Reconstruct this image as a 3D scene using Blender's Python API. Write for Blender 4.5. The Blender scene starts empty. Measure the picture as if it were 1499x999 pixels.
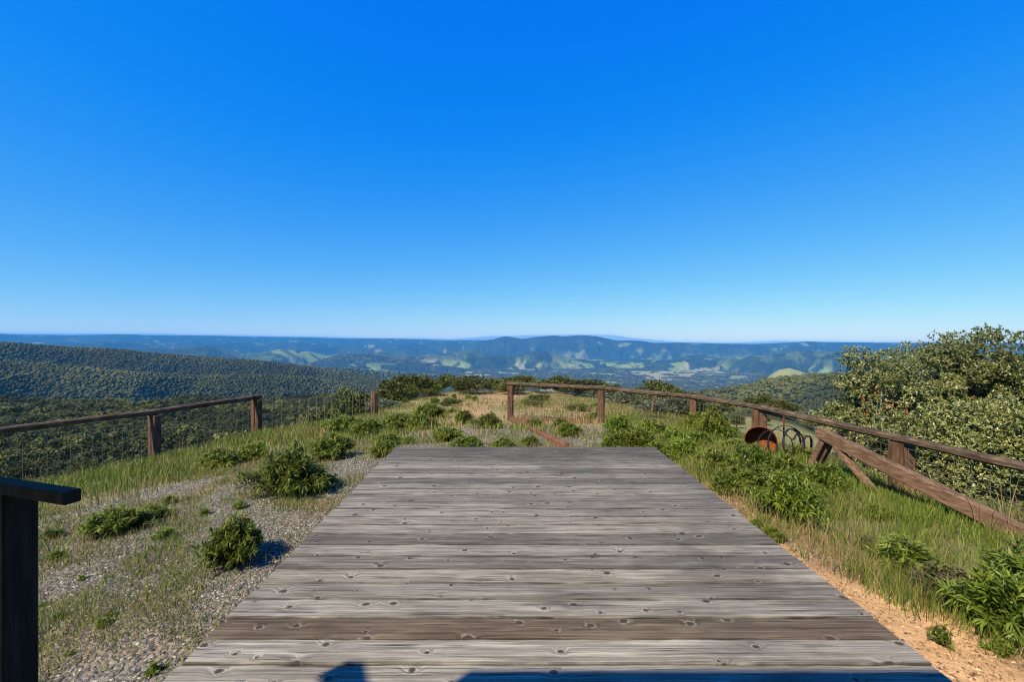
import bpy, math, random
import numpy as np
from mathutils import Vector, Matrix
PI = math.pi
R = math.radians
sc = bpy.context.scene
COL = sc.collection
rng = np.random.default_rng(7)
random.seed(7)

# ------------------------------------------------------------------ camera, sky, sun, exposure
F = 666.0            # focal length in photo pixels (photo 1499 wide), horizon at y = 494
CX, HY, CH = 749.5, 494.0, 1.5
cam = bpy.data.cameras.new('camera'); camo = bpy.data.objects.new('camera', cam); COL.objects.link(camo)
camo.location = (0, 0, CH); camo.rotation_euler = (PI/2, 0, 0)
cam.sensor_width = 36; cam.lens = 36*F/1499; cam.shift_y = -5.5/1499
cam.clip_start = 0.05; cam.clip_end = 150000
sc.camera = camo

SUN_EL, SUN_AZ = 46.0, 225.0     # azimuth clockwise from +Y (view direction): behind left
SUN_STR, SKY_STR, EXPO = 5.0, 0.10, 0.70
w = bpy.data.worlds.new('World'); sc.world = w; w.use_nodes = True
nt = w.node_tree; nt.nodes.clear()
sky = nt.nodes.new('ShaderNodeTexSky'); sky.sky_type = 'NISHITA'; sky.sun_disc = False
sky.sun_elevation = R(SUN_EL); sky.sun_rotation = R(SUN_AZ)
sky.altitude = 600; sky.air_density = 1.0; sky.dust_density = 0.15; sky.ozone_density = 3.0
bg = nt.nodes.new('ShaderNodeBackground'); bg.inputs[1].default_value = SKY_STR
out = nt.nodes.new('ShaderNodeOutputWorld')
# grade of the sky's three channels (deep polarised blue overhead, pale at the horizon)
sep = nt.nodes.new('ShaderNodeSeparateColor'); cmb = nt.nodes.new('ShaderNodeCombineColor')
nt.links.new(sky.outputs[0], sep.inputs[0])
def wm(op, a, b):
    nd = nt.nodes.new('ShaderNodeMath'); nd.operation = op
    for i_, v_ in ((0, a), (1, b)):
        if isinstance(v_, bpy.types.NodeSocket): nt.links.new(v_, nd.inputs[i_])
        else: nd.inputs[i_].default_value = v_
    return nd.outputs[0]
KS = 1/(SKY_STR*2**EXPO)
l_ = wm('SUBTRACT', wm('MULTIPLY', sep.outputs[0], .0667), .075)
r_ = wm('MULTIPLY', wm('ADD', l_, wm('SQRT', wm('ADD', wm('MULTIPLY', l_, l_), .0002), 0.0)), .5*KS)
g_ = wm('MULTIPLY', wm('POWER', sep.outputs[1], .737), .152*KS)
b_ = wm('MULTIPLY', wm('POWER', sep.outputs[2], .10), .79*KS)
nt.links.new(r_, cmb.inputs[0]); nt.links.new(g_, cmb.inputs[1]); nt.links.new(b_, cmb.inputs[2])
nt.links.new(cmb.outputs[0], bg.inputs[0]); nt.links.new(bg.outputs[0], out.inputs[0])

sl = bpy.data.lights.new('sun', 'SUN'); sl.energy = SUN_STR; sl.angle = R(0.53); sl.color = (1.0, 0.87, 0.62)
so = bpy.data.objects.new('sun', sl); COL.objects.link(so)
az, el = R(SUN_AZ), R(SUN_EL)
SUNV = Vector((math.sin(az)*math.cos(el), math.cos(az)*math.cos(el), math.sin(el)))   # towards the sun
so.rotation_euler = SUNV.to_track_quat('Z', 'Y').to_euler()
vs = sc.view_settings; vs.view_transform = 'Standard'; vs.look = 'None'; vs.exposure = EXPO; vs.gamma = 1
vs.use_curve_mapping = False
sc.cycles.max_bounces = 6; sc.cycles.diffuse_bounces = 3; sc.cycles.transmission_bounces = 4
sc.cycles.transparent_max_bounces = 6; sc.cycles.volume_bounces = 1; sc.cycles.use_denoising = True; sc.cycles.filter_width = 1.05

# ------------------------------------------------------------------ numpy noise
def _h(ix, iy, s):
    n = (ix.astype(np.int64)*374761393 + iy.astype(np.int64)*668265263 + s*974634777) & 0xffffffff
    n = ((n ^ (n >> 13))*1274126177) & 0xffffffff
    n = (n ^ (n >> 16)) & 0xffffffff
    return n/4294967295.0
def vnoise(x, y, s=0):
    x = np.asarray(x, float); y = np.asarray(y, float)
    ix = np.floor(x); iy = np.floor(y); fx = x-ix; fy = y-iy
    u = fx*fx*fx*(fx*(fx*6-15)+10); v = fy*fy*fy*(fy*(fy*6-15)+10)
    a = _h(ix, iy, s); b = _h(ix+1, iy, s); c = _h(ix, iy+1, s); d = _h(ix+1, iy+1, s)
    return (a*(1-u)+b*u)*(1-v) + (c*(1-u)+d*u)*v
def fbm(x, y, o=4, s=0, g=0.5):
    t = 0; a = 1; n = 0
    x = np.asarray(x, float); y = np.asarray(y, float)
    for k in range(o):
        t = t + a*vnoise(x*2**k+17.3*k, y*2**k-9.1*k, s+k); n += a; a *= g
    return t/n
def ridged(x, y, o=4, s=0):
    t = 0; a = 1; n = 0
    for k in range(o):
        v = 1-np.abs(2*vnoise(np.asarray(x)*2**k+31.7*k, np.asarray(y)*2**k+5.9*k, s+k)-1)
        t = t+a*v*v; n += a; a *= 0.5
    return t/n
def sstep(a, b, x):
    t = np.clip((x-a)/(b-a), 0, 1); return t*t*(3-2*t)

# ------------------------------------------------------------------ terrain height
ANCH = np.array([
 (-1.6,1,-.14),(-1.6,4,-.15),(-1.6,6.2,-.18),(0,0,-.16),(0,3,-.16),(0,6.3,-.19),(2,1,-.14),(2,4,-.15),(2,6.2,-.20),
 (0,8.5,-.37),(0,12,-.68),(2.17,11.07,-.58),(3.82,9.58,-.44),(4.37,8.04,-.42),(4.4,6.6,-.40),(4.82,5.65,-.42),(4.6,4,-.38),(5.1,3.2,-.36),(5.2,0,-.36),
 (3.2,2.2,-.20),(3.2,5,-.27),(3.0,8,-.33),
 (-9.06,7.88,-1.15),(-7.85,10,-1.11),(-6.9,12.3,-1.05),(-5,16.6,-1.39),(-10,5,-1.0),(-10,2,-.9),
 (-2.2,3.3,-.2),(-4,3,-.3),(-5.6,6.8,-.62),(-4,8,-.6),(-3,10,-.72),(-2.5,13,-.9),(-1,18,-1.2),(1.5,18,-1.2),(4,18,-1.35),(0,30,-2.2),(-4,30,-2.3),(4,28,-2.3),
 (-5,-4,-.4),(4,-4,-.3),(0,-6,-.2),(-12,-4,-1.0),(10,-4,-.8),(-3.5,1.5,-.25)], float)
def _phi(d2): return 0.5*d2*np.log(d2+1e-9)
_n = len(ANCH); _d2 = ((ANCH[:, None, :2]-ANCH[None, :, :2])**2).sum(-1)
_A = np.zeros((_n+3, _n+3)); _A[:_n, :_n] = _phi(_d2)+np.eye(_n)*0.6
_A[:_n, _n] = 1; _A[:_n, _n+1:] = ANCH[:, :2]; _A[_n, :_n] = 1; _A[_n+1:, :_n] = ANCH[:, :2].T
_W = np.linalg.solve(_A, np.concatenate([ANCH[:, 2], [0, 0, 0]]))
def near_z(x, y):
    z = _W[_n] + _W[_n+1]*x + _W[_n+2]*y
    for i in range(_n):
        z = z + _W[i]*_phi((x-ANCH[i, 0])**2+(y-ANCH[i, 1])**2)
    return z
def pxaz(x): return math.atan((x-CX)/F)
EDGE = [(-1200,9),(-300,10),(0,11.5),(227,13.2),(376,14.8),(548,18.5),(600,30),(650,36),(747,38),(850,33),(930,25),(1015,12),(1112,10.2),(1318,8.3),(1499,7.6),(1900,8)]
_ea = [R(-179)]+[pxaz(a) for a, _ in EDGE]+[R(179)]; _ev = [10]+[b for _, b in EDGE]+[10]
_LR = np.log(np.array([9,14,20,30,40,60,80,110,150,260,380,480,600,800,1100,2000,3500,5000,60000.]))
def _prof(p):
    r = np.log([a for a, _ in p]); return np.interp(_LR, r, [b for _, b in p])
TAIL = [(2000,-360),(3500,-440),(5000,-457),(60000,-457)]
_lc = [(9,-1.5),(14,-2.4),(20,-5.5),(30,-10),(40,-13.5)]
COLS = [
 (-1200, _lc+[(70,-20),(150,-30),(260,-38),(480,-42),(600,-60),(1100,-190)]+TAIL),
 (0, _lc+[(70,-20),(150,-30),(260,-38),(380,-41),(480,-42),(600,-62),(1100,-190)]+TAIL),
 (227, _lc+[(70,-21),(150,-30),(260,-40),(400,-46),(480,-49),(600,-72),(1100,-190)]+TAIL),
 (376, _lc+[(70,-20),(150,-30),(300,-46),(480,-57),(600,-80),(1100,-200)]+TAIL),
 (548, [(9,-1.2),(20,-2.0),(30,-5),(50,-11),(70,-18),(150,-30),(300,-47),(480,-64),(700,-105),(1100,-220)]+TAIL),
 (650, [(9,-1.2),(36,-2.8),(60,-9),(100,-20),(300,-60),(700,-130),(1200,-270)]+TAIL),
 (850, [(9,-1.2),(36,-2.8),(60,-9),(100,-20),(300,-60),(700,-130),(1200,-270)]+TAIL),
 (930, [(9,-1),(24,-2.2),(40,-5),(60,-9),(100,-20),(300,-60),(700,-130),(1200,-260)]+TAIL),
 (1015, [(9,-.8),(15,-1.8),(20,-2.8),(30,-4.4),(45,-6.6),(60,-8.6),(80,-11),(150,-26),(450,-115),(800,-200),(1200,-290)]+TAIL),
 (1112, [(9,-.8),(14,-2.2),(20,-3.6),(30,-5.4),(45,-7.2),(60,-8.3),(80,-10),(150,-27),(450,-125),(800,-200),(1200,-290)]+TAIL),
 (1318, [(9,-1.2),(12,-2.3),(20,-5),(40,-9),(60,-11.5),(150,-30),(450,-125),(800,-200),(1200,-290)]+TAIL),
 (1900, [(9,-1.2),(12,-2.3),(20,-5),(40,-9),(60,-11.5),(150,-30),(450,-125),(800,-200),(1200,-290)]+TAIL)]
_ca = np.array([R(-179)]+[pxaz(c) for c, _ in COLS]+[R(179)])
_ct = np.array([_prof(COLS[0][1])]+[_prof(p) for _, p in COLS]+[_prof(COLS[-1][1])])
def base_z(azm, r):
    lr = np.log(np.clip(r, 9, 60000))
    i = np.clip(np.searchsorted(_ca, azm)-1, 0, len(_ca)-2); t = (azm-_ca[i])/(_ca[i+1]-_ca[i]); t = t*t*(3-2*t)
    j = np.clip(np.searchsorted(_LR, lr)-1, 0, len(_LR)-2); u = (lr-_LR[j])/(_LR[j+1]-_LR[j])
    return (_ct[i, j]*(1-u)+_ct[i, j+1]*u)*(1-t) + (_ct[i+1, j]*(1-u)+_ct[i+1, j+1]*u)*t
# ridges: distance of the crest, (photo column, photo row) of the crest line, front and back slope, roughness of crest and flank
RIDGES = [
 (1900, [(-1200,500),(-300,500),(0,503),(100,509),(175,513),(217,518),(300,524),(375,529),(450,537),(500,545),(562,556),(620,578),(720,640)], .21, .28, 4, 95),
 (1380, [(-1200,512),(-300,522),(0,531),(100,536),(200,547),(300,553),(380,551),(440,553),(500,560),(560,570),(640,605),(720,660)], .22, .30, 5, 60),
 (3200, [(380,575),(430,551),(475,543),(520,541),(560,546),(600,549),(650,552),(700,557),(760,567),(830,590)], .16, .2, 8, 60),
 (6200, [(360,575),(410,549),(445,536),(485,524),(510,519.5),(545,521),(590,526),(630,532),(700,545),(770,565)], .2, .2, 14, 120),
 (1050, [(900,640),(960,596),(1000,580),(1050,572),(1087,567),(1125,558),(1175,553),(1232,551),(1300,553),(1400,550),(1499,545),(1900,540)], .24, .3, 3, 30),
 (2600, [(1050,600),(1095,568),(1120,554),(1140,542),(1155,539),(1175,545),(1190,549),(1230,552),(1300,556),(1400,575)], .2, .2, 2, 18),
 (7500, [(890,552),(930,537),(960,529),(990,525),(1005,521),(1030,520),(1050,524),(1075,529),(1110,540),(1150,560)], .2, .2, 12, 60),
 (8300, [(1050,560),(1100,536),(1150,528),(1200,522),(1260,518),(1350,515),(1600,515)], .13, .16, 25, 150),
 (7000, [(-400,512),(0,509),(60,507),(110,511),(175,506),(240,513),(300,508),(360,516),(420,512),(480,521),(560,516),(620,520),(680,514),(740,522),(790,513),(840,524),(900,529),(960,528),(1050,527),(1120,519),(1200,515),(1280,519),(1500,516)], .22, .22, 80, 300),
 (10400, [(-400,503),(0,502),(50,500.5),(110,502),(160,499.5),(185,499),(240,501),(300,503),(375,501),(450,503),(500,507),(520,505),(570,505.5),(600,502.5),(640,501),(680,503),(720,498),(738,493),(752,494.5),(765,496.5),(782,494),(800,492.5),(825,493.5),(850,491.5),(872,493.5),(900,499),(925,498.5),(960,501),(1000,503.5),(1050,505),(1100,507),(1200,508),(1600,508)], .22, .2, 60, 760),
 (12400, [(600,505),(900,503),(1000,502),(1050,503),(1100,503.5),(1140,502),(1180,500.5),(1220,502),(1260,501.5),(1300,502.5),(1400,503),(1700,503)], .16, .2, 30, 400),
 (13600, [(-1200,489),(-400,489),(0,488.6),(25,490),(100,491),(190,489.6),(210,490.7),(300,491.7),(375,493.2),(440,494),(500,495.6),(560,496),(620,497),(650,498.5),(700,498),(760,500),(900,502),(1100,504.5),(1600,505)], .12, .2, 14, 300)]
def terrain_z(x, y):
    x = np.asarray(x, float); y = np.asarray(y, float)
    r = np.hypot(x, y)+1e-6; azm = np.arctan2(x, y)
    E = np.interp(azm, _ea, _ev)
    b = base_z(azm, r)
    rough = (fbm(x/60, y/60, 3, 5)-.5)*sstep(25, 120, r)*14 + (fbm(x/400, y/400, 3, 9)-.5)*sstep(200, 900, r)*50*(1-sstep(2500, 4500, r))
    b = b+rough
    b = b+ (fbm(x/900, y/900, 4, 12)-.5)*sstep(3000, 5500, r)*45
    fr = r < 60
    n = np.zeros_like(r)
    if np.any(fr): n[fr] = near_z(x[fr], y[fr]) + ((fbm(x[fr]/1.3, y[fr]/1.3, 3, 3)-.5)*.07 + (fbm(x[fr]/4, y[fr]/4, 2, 4)-.5)*.1)*sstep(2.6, 4.5, np.hypot(x[fr]-.2, (y[fr]-3)*.6))
    t = sstep(.82, 1.45, r/E); t = np.where(fr, t, 1.0)
    z = n*(1-t)+b*t
    for k, (rc, tab, sf, sb, ca, fa) in enumerate(RIDGES):
        m = (r > rc*.35) & (np.abs(azm) < R(75))
        if not np.any(m): continue
        xx, yy, rr, aa = x[m], y[m], r[m], azm[m]
        px = CX+F*np.tan(np.clip(aa, R(-70), R(70)))
        py = np.interp(px, [a for a, _ in tab], [b2 for _, b2 in tab])
        rcc = rc*(1+.10*(fbm(aa*6+k*3.1, aa*0+k, 2, 30+k)-.5))
        zc = CH-(py-HY)/F*rcc*np.cos(aa)
        w0 = rc*.02
        dr = rr-rcc
        s = np.where(dr < 0, sf, sb)
        drop = s*(np.sqrt(dr*dr+w0*w0)-w0)
        fall = sstep(0, rc*.12, np.abs(dr))
        L = rc*(.13 if k < 2 else .10)
        rg = ridged(xx/L, yy/L, 4, 40+7*k)
        rg2 = ridged(xx/(L*.33), yy/(L*.33), 3, 80+5*k)
        zz = zc-drop-fall*fa*(1.05-rg) - fall*fa*(.42 if k < 7 else .75)*(1-rg2) + (fbm(xx/(L*.5), yy/(L*.5), 4, 60+k)-.5)*2*ca*.55
        z[m] = np.maximum(z[m], zz)
    return z
def gz(x, y): return float(terrain_z(np.array([x]), np.array([y]))[0])
def at(px, py):
    """point of the ground seen at a photo pixel"""
    dx, dz = (px-CX)/F, -(py-HY)/F
    ds = np.geomspace(1.0, 90, 1500)
    z = terrain_z(ds*dx, ds)
    h = CH+dz*ds - z
    i = int(np.argmax(h < 0)) if np.any(h < 0) else len(ds)-1
    d = ds[i]
    return Vector((d*dx, d, z[i]))

# ------------------------------------------------------------------ mesh helpers
def mesh_np(name, V, Fq, attrs=None, smooth=False):
    """V (n,3); Fq list of index arrays (m,3) or (m,4)"""
    V = np.asarray(V, np.float32)
    if not isinstance(Fq, list): Fq = [Fq]
    me = bpy.data.meshes.new(name)
    me.vertices.add(len(V)); me.vertices.foreach_set('co', V.ravel())
    tot = np.concatenate([np.full(len(f), f.shape[1], np.int32) for f in Fq])
    idx = np.concatenate([f.astype(np.int32).ravel() for f in Fq])
    me.loops.add(len(idx)); me.loops.foreach_set('vertex_index', idx)
    me.polygons.add(len(tot)); me.polygons.foreach_set('loop_start', np.concatenate([[0], np.cumsum(tot)[:-1]]).astype(np.int32))
    me.polygons.foreach_set('loop_total', tot)
    if smooth: me.polygons.foreach_set('use_smooth', np.ones(len(tot), bool))
    me.update(calc_edges=True)
    for k, v in (attrs or {}).items():
        v = np.asarray(v, np.float32)
        if v.ndim == 1:
            a = me.attributes.new(k, 'FLOAT', 'POINT'); a.data.foreach_set('value', v)
        else:
            a = me.attributes.new(k, 'FLOAT_COLOR', 'POINT')
            a.data.foreach_set('color', np.concatenate([v, np.ones((len(v), 1), np.float32)], 1).ravel())
    return me
def link(name, me, mat=None, parent=None):
    o = bpy.data.objects.new(name, me); COL.objects.link(o)
    if mat and me is not None and not me.materials: me.materials.append(mat)
    if parent: o.parent = parent
    return o
def empty(name, loc=(0, 0, 0), rz=0):
    o = bpy.data.objects.new(name, None); COL.objects.link(o); o.location = loc; o.rotation_euler = (0, 0, rz); o.empty_display_size = .2
    return o
def tag(o, label=None, cat=None, group=None, kind=None):
    if label: o['label'] = label
    if cat: o['category'] = cat
    if group: o['group'] = group
    if kind: o['kind'] = kind
    return o
class MB:
    def __init__(s): s.V = []; s.F = []; s.n = 0; s.A = []
    def add(s, V, F, a=0.0):
        V = np.asarray(V, float); s.V.append(V)
        for f in F: s.F.append(tuple(i+s.n for i in f))
        s.A += [a]*len(V); s.n += len(V)
    def beam(s, p, q, wd, ht, up=(0, 0, 1), seg=1, jit=0.0, a=0.0, bev=.12, roll=0):
        """bevelled timber from p to q, w wide, h tall; cut in seg lengths with a little wander"""
        p, q = Vector(p), Vector(q); d = (q-p); L = d.length; d.normalize()
        up = Vector(up); sd = d.cross(up)
        if sd.length < 1e-3: sd = Vector((1, 0, 0))
        sd.normalize(); u = sd.cross(d).normalized()
        if roll: sd, u = sd*math.cos(roll)+u*math.sin(roll), u*math.cos(roll)-sd*math.sin(roll)
        b = min(wd, ht)*bev; hw, hh = wd/2, ht/2
        prof = [(-hw+b, -hh), (hw-b, -hh), (hw, -hh+b), (hw, hh-b), (hw-b, hh), (-hw+b, hh), (-hw, hh-b), (-hw, -hh+b)]
        V = []
        for k in range(seg+1):
            c = p+d*(L*k/seg); k1 = 1+random.uniform(-jit, jit)*1.5
            off = sd*random.uniform(-jit, jit)*wd + u*random.uniform(-jit, jit)*ht
            V += [tuple(c+off+sd*(x*k1)+u*(y*k1)) for x, y in prof]
        Fs = [tuple(range(7, -1, -1)), tuple(range(seg*8, seg*8+8))]
        for k in range(seg):
            for i in range(8):
                j = (i+1) % 8; Fs.append((k*8+i, k*8+j, k*8+8+j, k*8+8+i))
        s.add(V, Fs, a)
    def tube(s, pts, rad, n=5, closed=False, a=0.0):
        pts = [Vector(p) for p in pts]; V = []; m = len(pts)
        rads = rad if isinstance(rad, (list, tuple)) else [rad]*m
        pu = None
        for i, c in enumerate(pts):
            if closed: d = pts[(i+1) % m]-pts[i-1]
            else: d = pts[min(i+1, m-1)]-pts[max(i-1, 0)]
            d.normalize()
            if pu is None: pu = d.orthogonal().normalized()
            u = (pu-d*pu.dot(d)).normalized(); pu = u; v = d.cross(u)
            for k in range(n):
                t = 2*PI*k/n; V.append(tuple(c+(u*math.cos(t)+v*math.sin(t))*rads[i]))
        Fs = []
        for i in range(m if closed else m-1):
            i2 = (i+1) % m
            for k in range(n): k2 = (k+1) % n; Fs.append((i*n+k, i*n+k2, i2*n+k2, i2*n+k))
        if not closed: Fs += [tuple(range(n-1, -1, -1)), tuple(range((m-1)*n, m*n))]
        s.add(V, Fs, a)
    def mesh(s, name):
        me = bpy.data.meshes.new(name)
        me.from_pydata([tuple(v) for v in np.concatenate(s.V)], [], s.F); me.update()
        at_ = me.attributes.new('v', 'FLOAT', 'POINT'); at_.data.foreach_set('value', np.array(s.A, np.float32))
        return me
    def build(s, name, mat, parent=None): return link(name, s.mesh(name), mat, parent)

# ------------------------------------------------------------------ materials
class NT:
    def __init__(s, name):
        s.m = bpy.data.materials.new(name); s.m.use_nodes = True; s.t = s.m.node_tree; s.t.nodes.clear()
        s.out = s.n('ShaderNodeOutputMaterial')
    def n(s, ty, ins=None, **kw):
        nd = s.t.nodes.new(ty)
        for k, v in kw.items(): setattr(nd, k, v)
        for k, v in (ins or {}).items():
            sk = nd.inputs[k]
            if isinstance(v, bpy.types.NodeSocket): s.t.links.new(v, sk)
            elif isinstance(v, bpy.types.Node): s.t.links.new(v.outputs[0], sk)
            else: sk.default_value = v
        return nd
    def math(s, op, a, b=0.0, c=None, clamp=False):
        ins = {0: a, 1: b}
        if c is not None: ins[2] = c
        return s.n('ShaderNodeMath', ins, operation=op, use_clamp=clamp).outputs[0]
    def mix(s, f, a, b, blend='MIX'):
        nd = s.n('ShaderNodeMix', None, data_type='RGBA', blend_type=blend)
        for i, v in ((0, f), (6, a), (7, b)):
            if isinstance(v, bpy.types.NodeSocket): s.t.links.new(v, nd.inputs[i])
            else: nd.inputs[i].default_value = (tuple(v)+(1,) if i and len(v) == 3 else v)
        return nd.outputs[2]
    def ramp(s, f, pts):
        nd = s.n('ShaderNodeValToRGB', {0: f}); e = nd.color_ramp.elements
        while len(e) > 1: e.remove(e[-1])
        e[0].position = pts[0][0]; e[0].color = tuple(pts[0][1])+(1,)
        for p, c in pts[1:]:
            q = e.new(p); q.color = tuple(c)+(1,)
        return nd.outputs[0]
    def noise(s, vec, scale, detail=4, rough=.55, dist=0):
        return s.n('ShaderNodeTexNoise', {'Vector': vec, 'Scale': scale, 'Detail': detail, 'Roughness': rough, 'Distortion': dist})
    def mapr(s, v, a, b, c=0.0, d=1.0, smooth=True):
        return s.n('ShaderNodeMapRange', {0: v, 1: a, 2: b, 3: c, 4: d}, interpolation_type='SMOOTHSTEP' if smooth else 'LINEAR').outputs[0]
    def attr(s, name): return s.n('ShaderNodeAttribute', None, attribute_name=name)
    def scale(s, v, sx, sy, sz): return s.n('ShaderNodeVectorMath', {0: v, 1: (sx, sy, sz)}, operation='MULTIPLY').outputs[0]
    def bump(s, h, strength=.5, dist=.01, normal=None):
        ins = {'Height': h, 'Strength': strength, 'Distance': dist}
        if normal is not None: ins['Normal'] = normal
        return s.n('ShaderNodeBump', ins).outputs[0]
    def done(s, col, rough=.8, spec=.3, normal=None, metal=0.0):
        ins = {'Base Color': col, 'Roughness': rough, 'Specular IOR Level': spec, 'Metallic': metal}
        if normal is not None: ins['Normal'] = normal
        p = s.n('ShaderNodeBsdfPrincipled', ins); s.t.links.new(p.outputs[0], s.out.inputs[0]); return s.m

def leaf_mat(name, c0, c1, c2, trans=.25, rough=.5, spec=.35, obvar=.25):
    """foliage: each leaf its own tone between three greens; light passes through a little"""
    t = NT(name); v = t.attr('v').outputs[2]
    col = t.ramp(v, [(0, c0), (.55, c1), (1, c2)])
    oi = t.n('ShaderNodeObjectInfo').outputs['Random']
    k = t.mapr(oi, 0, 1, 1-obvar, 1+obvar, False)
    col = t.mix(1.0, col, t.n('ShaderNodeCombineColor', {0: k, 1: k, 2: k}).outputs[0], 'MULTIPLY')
    p = t.n('ShaderNodeBsdfPrincipled', {'Base Color': col, 'Roughness': rough, 'Specular IOR Level': spec})
    tr = t.n('ShaderNodeBsdfTranslucent', {'Color': col})
    mx = t.n('ShaderNodeMixShader', {0: trans, 1: p.outputs[0], 2: tr.outputs[0]})
    t.t.links.new(mx.outputs[0], t.out.inputs[0]); return t.m

def wood_mat(name, dark, mid, light, grain=(3, 60, 60), stain=.5, edge=None):
    """weathered timber; grain runs along the local length through a stretched noise"""
    t = NT(name); co = t.n('ShaderNodeTexCoord').outputs['Object']
    g = t.noise(t.scale(co, *grain), 1.0, 6, .65, .3).outputs[0]
    b = t.noise(co, 2.2, 4, .6).outputs[0]
    col = t.ramp(g, [(.25, dark), (.5, mid), (.75, light)])
    col = t.mix(t.mapr(b, .42, .68, 0, stain), col, tuple(c*.35 for c in dark))
    return t.done(col, .85, .2, t.bump(g, .6, .006))
M = {}
M['post'] = wood_mat('post_wood', (.035, .020, .012), (.105, .058, .034), (.21, .125, .08), (45, 45, 4))
M['rail'] = wood_mat('rail_wood', (.03, .020, .013), (.085, .056, .036), (.22, .16, .11), (7, 7, 40))
M['trestle'] = wood_mat('trestle_wood', (.055, .030, .018), (.16, .095, .06), (.30, .20, .14), (30, 5, 45), .4)
M['redwood'] = wood_mat('edging_wood', (.08, .034, .018), (.16, .072, .040), (.25, .13, .08), (20, 6, 20), .3)
M['darkwood'] = wood_mat('stained_wood', (.045, .020, .009), (.075, .036, .018), (.12, .065, .036), (40, 40, 5), .3)
M['housewood'] = wood_mat('house_wood', (.05, .035, .025), (.1, .07, .05), (.16, .12, .09), (40, 40, 5), .3)

# ------------------------------------------------------------------ ground sheet
A = np.concatenate([np.linspace(-180, -64, 40)[:-1], np.linspace(-64, 64, 980), np.linspace(64, 180, 40)[1:-1]])
AR = np.radians(A); NA = len(AR)
RR = np.concatenate([[0.0], np.geomspace(.4, 3, 26)[:-1], np.geomspace(3, 60, 300)[:-1], np.geomspace(60, 1500, 220)[:-1], np.geomspace(1500, 14000, 600)[:-1], np.geomspace(14000, 16000, 20)])
GX = RR[:, None]*np.sin(AR)[None]; GY = RR[:, None]*np.cos(AR)[None]
GZ = terrain_z(GX.ravel(), GY.ravel()).reshape(GX.shape)
GZ[-1] = np.minimum(GZ[-1], -457)
def deck_dist(x, y):   # distance outside the deck outline
    dx = np.maximum(np.maximum(-1.56-x, x-1.94), 0); dy = np.maximum(y-6.12, 0); return np.hypot(dx, dy)
def sandwid(y): return .25+.32*np.clip(3.4-y, 0, 1)+.55*np.clip(2.4-y, 0, .9)
def ground_cols(x, y, z):
    r = np.hypot(x, y); azm = np.arctan2(x, y); px = CX+F*np.tan(np.clip(azm, -1.2, 1.2))
    n1 = fbm(x/.9, y/.9, 3, 101); n2 = fbm(x/3.5, y/3.5, 3, 102); n3 = fbm(x/.25, y/.25, 2, 103)
    gravel = np.array([.155, .143, .118]); sand = np.array([.47, .285, .14]); dirt = np.array([.25, .165, .095]); dryg = np.array([.25, .205, .085])
    gsoil = np.array([.16, .145, .06]); red = np.array([.33, .21, .11])
    C = np.zeros(x.shape+(3,))
    L = lambda m, c, C: C*(1-m[..., None])+np.asarray(c)*m[..., None]
    C[:] = gravel
    C = L(sstep(.5, .68, n1*.6+n2*.5)*.5, (.23, .165, .095), C)                        # soil showing through the gravel
    leftedge = sstep(-.6, .5, (-(x+5.0)-.0*(y))*.6+(y-5.5)*.05 + (n2-.5)*2.0)         # turns to grass towards the left fence
    C = L(leftedge*.8, (.20, .19, .075), C)
    far = sstep(9.2, 11.5, y+(n2-.5)*3); C = L(far*.9, dryg, C)
    path = np.exp(-((x-(-.9+(y-12)*.03))/1.5)**2)*sstep(9.5, 12, y)
    C = L(np.clip(path*1.3*sstep(.28, .5, n2+.12), 0, 1), red, C)
    yard = np.exp(-((x-1.6)/1.7)**2)*sstep(11.5, 13.5, y)*(1-sstep(20, 24, y)); C = L(np.clip(yard*1.3, 0, 1)*sstep(.3, .5, n1*.5+n2*.6), red, C)
    rs = sstep(1.9, 2.2, x); C = L(rs*(1-sstep(7, 9, y)), dirt*.9, C)
    strip = rs*(1-sstep(-.12, .28, x-1.95-sandwid(y)+(n1-.5)*.9)); strip = strip*(1-sstep(5.0, 6.3, y))
    C = L(strip, sand, C)
    wild = rs*(1-strip)*sstep(2.4, 3.3, x); C = L(wild*.7, gsoil, C)
    C = C*(.82+.36*n3)[..., None]
    # slopes outside the fences: dark earth and leaf litter below the woods
    E = np.interp(azm, _ea, _ev); o = sstep(.95, 1.25, r/E)
    wood = np.zeros(x.shape+(3,)); wood[:] = (.040, .048, .018)
    C = C*(1-o[..., None])+wood*o[..., None]
    # meadow below the right fence
    mead = sstep(1000, 1060, px)*(1-sstep(1330, 1420, px))*sstep(15, 24, r)*(1-sstep(66, 72, r+(fbm(x/6, y/6, 2, 110)-.5)*14))
    mc = np.array([.19, .185, .065])*(1-.0)+np.zeros(x.shape+(3,)); mc = mc*(.75+.5*fbm(x/5, y/5, 3, 111))[..., None]
    mc = mc*(1-.5*sstep(.5, .7, fbm(x/9, y/9, 2, 118)))[..., None]+np.array([.32, .23, .12])*.5*sstep(.5, .7, fbm(x/9, y/9, 2, 118))[..., None]
    C = C*(1-mead[..., None])+mc*mead[..., None]
    # distant country
    forest = np.array([.030, .043, .015]); field = np.array([.17, .215, .055]); pale = np.array([.25, .23, .11])
    fa = sstep(500, 900, r)
    f1 = fbm(x/420, y/420, 4, 120); f2 = fbm(x/150, y/150, 3, 121); f3 = fbm(x/1300, y/1300, 3, 122)
    flat = 1-sstep(-400, -300, z)
    valley = sstep(3000, 4200, r)*(1-sstep(8800, 10500, r))
    f4 = fbm(x/240, y/170, 3, 125)
    fld = sstep(.53, .58, f1*.25+f2*.3+f3*.2+f4*.3-.0+flat*.015)*valley*(.25+.75*flat)
    fld = np.maximum(fld, sstep(.60, .66, f1*.5+f2*.5)*sstep(2300, 3000, r)*(1-sstep(9000, 10500, r))*.8*(.15+.85*flat))
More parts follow.
